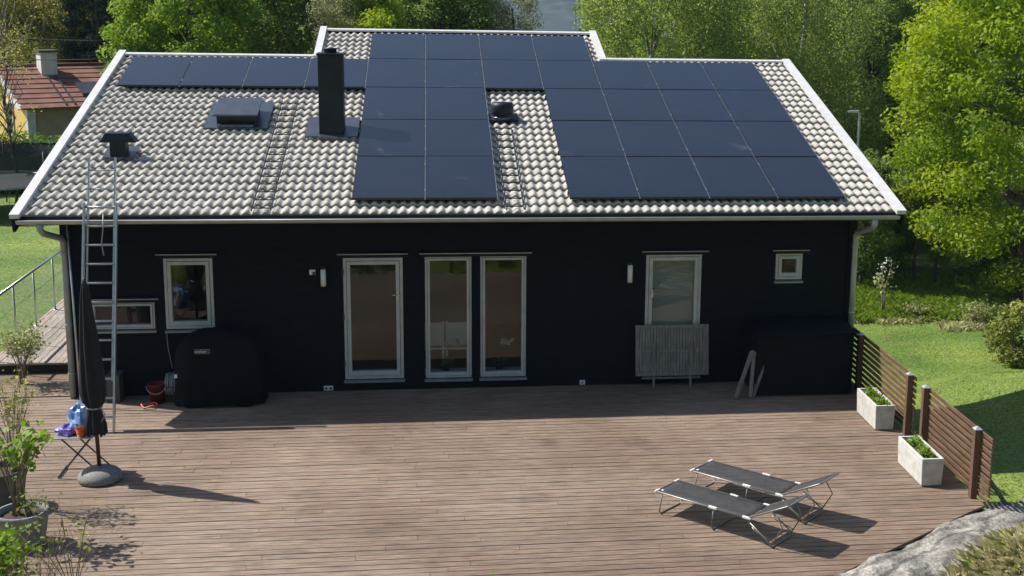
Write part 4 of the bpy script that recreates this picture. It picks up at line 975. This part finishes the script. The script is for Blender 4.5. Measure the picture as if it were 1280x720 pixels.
# ------------------------------------------------------------------ shrubs in the garden
tree('shrub', 'rounded evergreen shrub on the lawn at the right edge, dark inside', (17.25, 11.0, gz(17.25, 11)-.05), 1.5, 1.25, .75, .75, 70, 7000, .13, 'bush', 'bark', 41, (.28, .8), 'garden shrubs', .04, .75)
def stemplant(name, label, pos, H, spread, nst, nleaf, lsize, lm, seed, top=.45, cat='shrub', stemr=.008, group='garden shrubs', sub='leaves', kids=2, up=.5, bark='twig', aspect=.6):
    rs = np.random.default_rng(seed); t = thing(name, label, cat, pos, group); b = MB(); ends = []
    base = Vector(pos)
    for i in range(nst):
        a = rs.uniform(0, 2*pi); r_ = spread*rs.uniform(.3, 1); h = H*rs.uniform(.65, 1.0); tip = base+Vector((r_*cos(a), r_*sin(a), h))
        m1 = base+Vector((r_*.25*cos(a)+rs.normal(0, .02), r_*.25*sin(a)+rs.normal(0, .02), h*.45)); st = base+Vector((rs.normal(0, .03), rs.normal(0, .03), 0))
        b.tube([st, m1, m1.lerp(tip, .5)+Vector((0, 0, .03)), tip], [stemr, stemr*.8, stemr*.55, stemr*.25], 5); ends += [tip, m1.lerp(tip, .6), m1.lerp(tip, .85)]
        for k in range(kids):
            q = m1.lerp(tip, rs.uniform(.1, .7)); e = q+Vector((rs.normal(0, spread*.3), rs.normal(0, spread*.3), rs.uniform(.08, .28)*H)); b.tube([q, e], [stemr*.45, stemr*.2], 4); ends += [e, q.lerp(e, .6)]
    b.build('stems', M_[bark], t)
    E = np.array(ends); k = rs.integers(0, len(E), nleaf); P = E[k]+rs.normal(0, lsize*.75, (nleaf, 3))
    leaf_obj(sub, leaf_quads(P, lsize, rs, up, aspect), np.clip(rs.normal(.5, .25, nleaf), 0, 1), L_[lm], t); return t
fl = stemplant('flowering_tree', 'slender young tree with white blossom clusters on the right lawn', (15.1, 16.9, gz(15.1, 16.9)), 1.7, .45, 3, 60, .14, 'pale', 43, cat='tree', stemr=.03, group=None)
rs = np.random.default_rng(5); P = np.array([(15.0, 16.85, 1.6), (15.25, 16.9, 1.75), (14.85, 16.8, 1.25), (15.1, 16.8, 1.45)])+np.array([0, 0, gz(15.1, 16.9)]); P = np.repeat(P, 9, 0)+rs.normal(0, .08, (36, 3))
leaf_obj('blossoms', leaf_quads(P, .10, rs, .8), rs.random(36), L_['blossom'], fl)
stemplant('weed', 'clump of yellow-green weeds at the far edge of the right lawn', (17.6, 15.6, gz(17.6, 15.6)), .6, .7, 26, 600, .10, 'pale', 44, cat='weeds', group='weeds on the lawn edge')
stemplant('weed', 'low tuft of weeds left of the flowering tree\'s clearing', (16.0, 16.2, gz(16, 16.2)), .5, .5, 18, 260, .09, 'pale', 46, cat='weeds', group='weeds on the lawn edge')
# pots by the left picture edge
def pot(x, y, r_, h, m, label, soil=True, rt_=1.0):
    t = thing('plant_pot', label, 'plant pot', (x, y, 0), 'pots at the left edge of the deck'); b = MB()
    b.lathe([(0, .004), (r_*.78, .004), (r_*.86, h*.3), (r_, h-.05), (r_*1.02, h-.045), (r_*1.02, h), (r_*.93, h), (r_*.90, h-.08)], (x, y, 0), 36); b.build('tub', M_[m], t)
    b = MB(); b.lathe([(r_*.91, h-.075), (r_*.5, h-.06), (0, h-.055)], (x, y, 0), 24); b.build('soil', M_['soil'], t); return t
pot(-3.56, -5.76, .29, .42, 'potgrey', 'round light grey concrete pot holding a leafy shrub at the left edge')
pot(-4.16, -4.55, .30, .50, 'potdark', 'dark pot half out of frame behind the light grey one')
stemplant('lilac', 'leafy lilac shrub with heart shaped leaves growing from the grey pot', (-3.62, -5.74, .36), 1.2, .42, 12, 190, .10, 'shrub', 51, stemr=.012, aspect=.8)
stemplant('shrub', 'thin twiggy shrub in sparse leaf behind the lilac', (-3.98, -4.62, .44), 1.35, .45, 18, 330, .055, 'olive', 52, stemr=.006, kids=4)
stemplant('groundcover', 'small green weeds sprouting in the grey pot\'s soil', (-3.50, -5.74, .36), .22, .22, 20, 150, .04, 'shrub', 53, stemr=.003)
stemplant('shrub', 'pale yellow-green shrub at the foot of the side deck', (-5.45, .75, 0), 1.0, .42, 26, 900, .06, 'pale', 54, stemr=.006, kids=3)
stemplant('shrub', 'bright green lobed shrub filling the lower left corner', (-3.30, -7.45, .0), .86, .46, 44, 900, .075, 'shrub', 55, stemr=.006, kids=3)
stemplant('shrub', 'straggly green shrub at the left edge below the pot', (-3.86, -6.75, .0), .6, .36, 34, 700, .05, 'shrub', 58, stemr=.006, kids=3)
stemplant('shrub', 'bare dry stems with a few leaf tufts in front of the deck boards', (-2.42, -8.05, .0), 1.55, .50, 10, 90, .055, 'bush', 56, stemr=.007, kids=2)
stemplant('shrub', 'dry grey stalks leaning at the lower left', (-2.85, -7.7, .0), .85, .45, 22, 40, .04, 'olive', 57, stemr=.005, kids=2)
stemplant('shrub', 'tip of a green shrub showing at the bottom edge of the picture', (1.70, -9.25, gz(1.70, -9.25)), 1.14, .14, 14, 210, .05, 'shrub', 59, stemr=.005)
# shrubs and stones on the slope towards the camera, seen in the panes
hs_ = tree('shrub', 'low shrub on the slope in front of the deck, reflected in the panes', (-3.5, -9.7, gz(-3.5, -9.7)), .6, .8, .25, .28, 30, 2600, .08, 'green', 'bark', 61, (.22, .7), 'shrubs on the slope before the deck', .02, .3)
frs = np.random.default_rng(5)
for i in range(22):
    c = put(hs_, -3+i*.33+frs.uniform(-.2, .2), -9.75-frs.uniform(0, 1.6), frs.uniform(.8, 1.05), frs.uniform(0, 6))

# ------------------------------------------------------------------ left background: hedge, trampoline, neighbour's house, wires
t = thing('hedge', 'clipped green hedge behind the trampoline', 'hedge', (-12.5, 23.4, -.35)); rs = np.random.default_rng(71); n = 30000
P = np.c_[rs.uniform(-19, -6, n), 23.4+rs.uniform(-.5, .5, n), rs.uniform(-.35, 1.6, n)]; P[:, 2] += .08*np.sin(P[:, 0]*3)
k = (np.abs(P[:, 1]-23.4) > .3) | (P[:, 2] > 1.3); P = P[k]; leaf_obj('foliage', leaf_quads(P, .10, rs, .3), rs.random(len(P)), L_['hedge'], t)
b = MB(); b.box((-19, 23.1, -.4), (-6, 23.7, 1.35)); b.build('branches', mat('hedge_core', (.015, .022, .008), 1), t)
tc_ = (-11.55, 19.7); tr_ = 1.95; zt_ = .62
t = thing('trampoline', 'round trampoline with dark safety net on the left lawn', 'trampoline', (*tc_, -.35))
b = MB(); b.lathe([(0, zt_-.02), (tr_-.28, zt_)], (*tc_, 0), 40); b.build('mat', mat('trampoline_mat', (.16, .17, .19), .5), t)
b = MB(); b.lathe([(tr_-.30, zt_+.01), (tr_-.28, zt_+.035), (tr_, zt_+.035), (tr_+.02, zt_), (tr_, zt_-.03)], (*tc_, 0), 40); b.build('edge_pad', M_['sillmetal'], t)
net = bpy.data.materials.new('net_mesh'); net.use_nodes = True; n_ = net.node_tree.nodes; l_ = net.node_tree.links; tp_ = n_.new('ShaderNodeBsdfTransparent'); mx_ = n_.new('ShaderNodeMixShader'); mx_.inputs[0].default_value = .72
n_['Principled BSDF'].inputs['Base Color'].default_value = (.02, .025, .035, 1); l_.new(tp_.outputs[0], mx_.inputs[1]); l_.new(n_['Principled BSDF'].outputs[0], mx_.inputs[2]); l_.new(mx_.outputs[0], n_['Material Output'].inputs[0])
b = MB(); b.lathe([(tr_-.2, zt_+.02), (tr_-.16, zt_+.5), (tr_-.12, 1.5)], (*tc_, 0), 48); b.build('net', net, t)
for k in range(8):
    a = 2*pi*k/8+.2; x, y = tc_[0]+tr_*cos(a), tc_[1]+tr_*sin(a)
    b = MB(); b.tube([(x, y, -.36), (x, y, 1.6)], .022, 8); b.build('net_pole', M_['darkp'], t)
for k in range(4):
    a = 2*pi*k/4+.6; x, y = tc_[0]+(tr_-.1)*cos(a), tc_[1]+(tr_-.1)*sin(a); b = MB(); b.tube([(x-.3*sin(a), y+.3*cos(a), .58), (x-.3*sin(a), y+.3*cos(a), -.33), (x+.3*sin(a), y-.3*cos(a), -.33), (x+.3*sin(a), y-.3*cos(a), .58)], .022, 8); b.build('leg', M_['alu'], t)

nb = thing('neighbour_house', 'neighbour\'s house with red tiled roof, yellow gable and white chimney', 'house', (-12.3, 25.6, -.35))
YE, ZE, YR, ZR = 25.2, 2.2, 28.3, 3.46; XA, XB = -12.3, -2.5; yb_ = 2*YR-25.6
b = MB(); b.box((XA+.1, 25.6, -.5), (XB, yb_, 2.25)); b.build('wall', mat('tan_render', (.33, .25, .18), .85, (.40, .31, .22), 3, .1), nb)
yel = mat('yellow_boards', (.56, .37, .09), .8, (.68, .48, .15), 3, .3, 12, stretch=(1, 12, 1))
b = MB(); g = [(25.6, -.5), (yb_, -.5), (yb_, 2.27), (YR, ZR-.1), (25.6, 2.27)]
b.add([(XA, y, z) for y, z in g]+[(XA+.098, y, z) for y, z in g], [(0, 4, 3, 2, 1), (5, 6, 7, 8, 9), (0, 1, 6, 5), (0, 5, 9, 4)]); b.build('gable_wall', yel, nb)
b = MB(); N_ = 9
for k in range(N_):    # stepped tile courses
    f0, f1 = k/N_, (k+1)/N_
    for sg in (1, -1):
        y_a = YR-(YR-YE)*(1-f0)*sg; y_b = YR-(YR-YE)*(1-f1)*sg; z_a = ZE+(ZR-ZE)*f0; z_b = ZE+(ZR-ZE)*f1
        q = [(XA-.3, y_a, z_a), (XB+.2, y_a, z_a), (XB+.2, y_b, z_b-.03), (XA-.3, y_b, z_b-.03), (XA-.3, y_a, z_a+.06), (XB+.2, y_a, z_a+.06), (XB+.2, y_b, z_b+.03), (XA-.3, y_b, z_b+.03)]
        if sg < 0: q = [q[i] for i in (3, 2, 1, 0, 7, 6, 5, 4)]
        b.hexa(q)
b.box((XA-.3, YR-.1, ZR+.02), (XB+.2, YR+.1, ZR+.09)); rf = b.build('roof', M_['redtile'], nb)
for cx_, wd_, top_ in ((XA+1.35, .55, 3.98), (XA+4.35, .5, 4.3)):
    b = MB(); b.box((cx_-wd_/2, YR-.75, 3.0), (cx_+wd_/2, YR-.2, top_)); ck = b.build('chimney', M_['plasterwhite'] if cx_ < -9 else M_['potgrey'], rf)
    b = MB(); b.box((cx_-wd_/2-.06, YR-.81, top_+.001), (cx_+wd_/2+.06, YR-.14, top_+.08)); b.build('chimney_cap', M_['potdark'] if cx_ < -9 else M_['sillmetal'], rf)
nsk = lambda x, y, o_: (x, y, ZE+(ZR-ZE)*(y-YE)/(YR-YE)+.06+o_)
b = MB()
for dx in (0, .3): b.bar(nsk(XA+1.2+dx, 27.4, .03), nsk(XA+1.2+dx, 25.3, .03), .04, .05)
b.build('roof_ladder', M_['darkp'], rf)
x0, x1, y0, y1 = XA+1.95, XA+2.65, 25.9, 26.7
b = MB(); b.hexa([nsk(x0, y0, 0), nsk(x1, y0, 0), nsk(x1, y1, 0), nsk(x0, y1, 0), nsk(x0, y0, .1), nsk(x1, y0, .1), nsk(x1, y1, .1), nsk(x0, y1, .1)]); b.build('skylight', M_['dark_flash'], rf)
for sg in (1, -1):
    b = MB(); b.bar((XA-.32, YR, ZR+.02), (XA-.32, YR-(YR-YE)*sg, ZE+.02), .04, .17, (1, 0, 0)); b.build('barge_board', M_['white_trim'], nb)
b = MB(); b.box((XA-.04, 25.5, -.4), (XA+.22, 25.72, 2.2)); b.build('corner_post', M_['white_trim'], nb)
b = MB(); b.box((XA-.05, 27.3, 1.1), (XA-.002, 28.2, 2.3)); wn = b.build('window', M_['white_trim'], nb)
b = MB(); b.box((XA-.065, 27.4, 1.2), (XA-.052, 28.1, 2.2)); b.build('pane', mat('dark_pane', (.02, .022, .025), .1), wn)
nb.rotation_euler = (0, 0, R(31))
for i, (za, zb, lb) in enumerate(((5.30, 4.70, 'upper thin black overhead wire at the far left'), (4.45, 4.15, 'lower thin black overhead wire at the far left'))):
    b = MB(); b.tube([(-17+8.5*k/12, 21.5, za+(zb-za)*k/12-.35*4*(k/12)*(1-k/12)*.5) for k in range(13)], .014, 5); tag(b.build('overhead_wire', M_['darkp']), lb, 'wire')
# street lamp beyond the lawn and a pale post at the right edge
lx, ly = 16.15, 23.2
t = thing('street_lamp', 'slim grey street lamp with short arm among the trees at the right', 'street lamp', (lx, ly, gz(lx, ly)))
b = MB(); b.tube([(lx, ly, gz(lx, ly)), (lx, ly, 2.3), (lx-.03, ly, 2.45), (lx-.1, ly, 2.5)], [.06, .045, .04, .04], 10); b.build('pole', M_['whitep'], t)
b = MB(); b.hexa([(lx-.42, ly-.09, 2.48), (lx-.06, ly-.07, 2.46), (lx-.06, ly+.07, 2.46), (lx-.42, ly+.09, 2.48), (lx-.42, ly-.07, 2.54), (lx-.06, ly-.05, 2.55), (lx-.06, ly+.05, 2.55), (lx-.42, ly+.07, 2.54)]); b.build('lamp_head', M_['whitep'], t)
b = MB(); b.tube([(19.75, 16.9, gz(19.75, 16.9)-.05), (19.75, 16.9, gz(19.75, 16.9)+1.35)], .045, 10); tag(b.build('pale_post', M_['greywood']), 'pale upright post in the grass under the maple at the right edge', 'post')
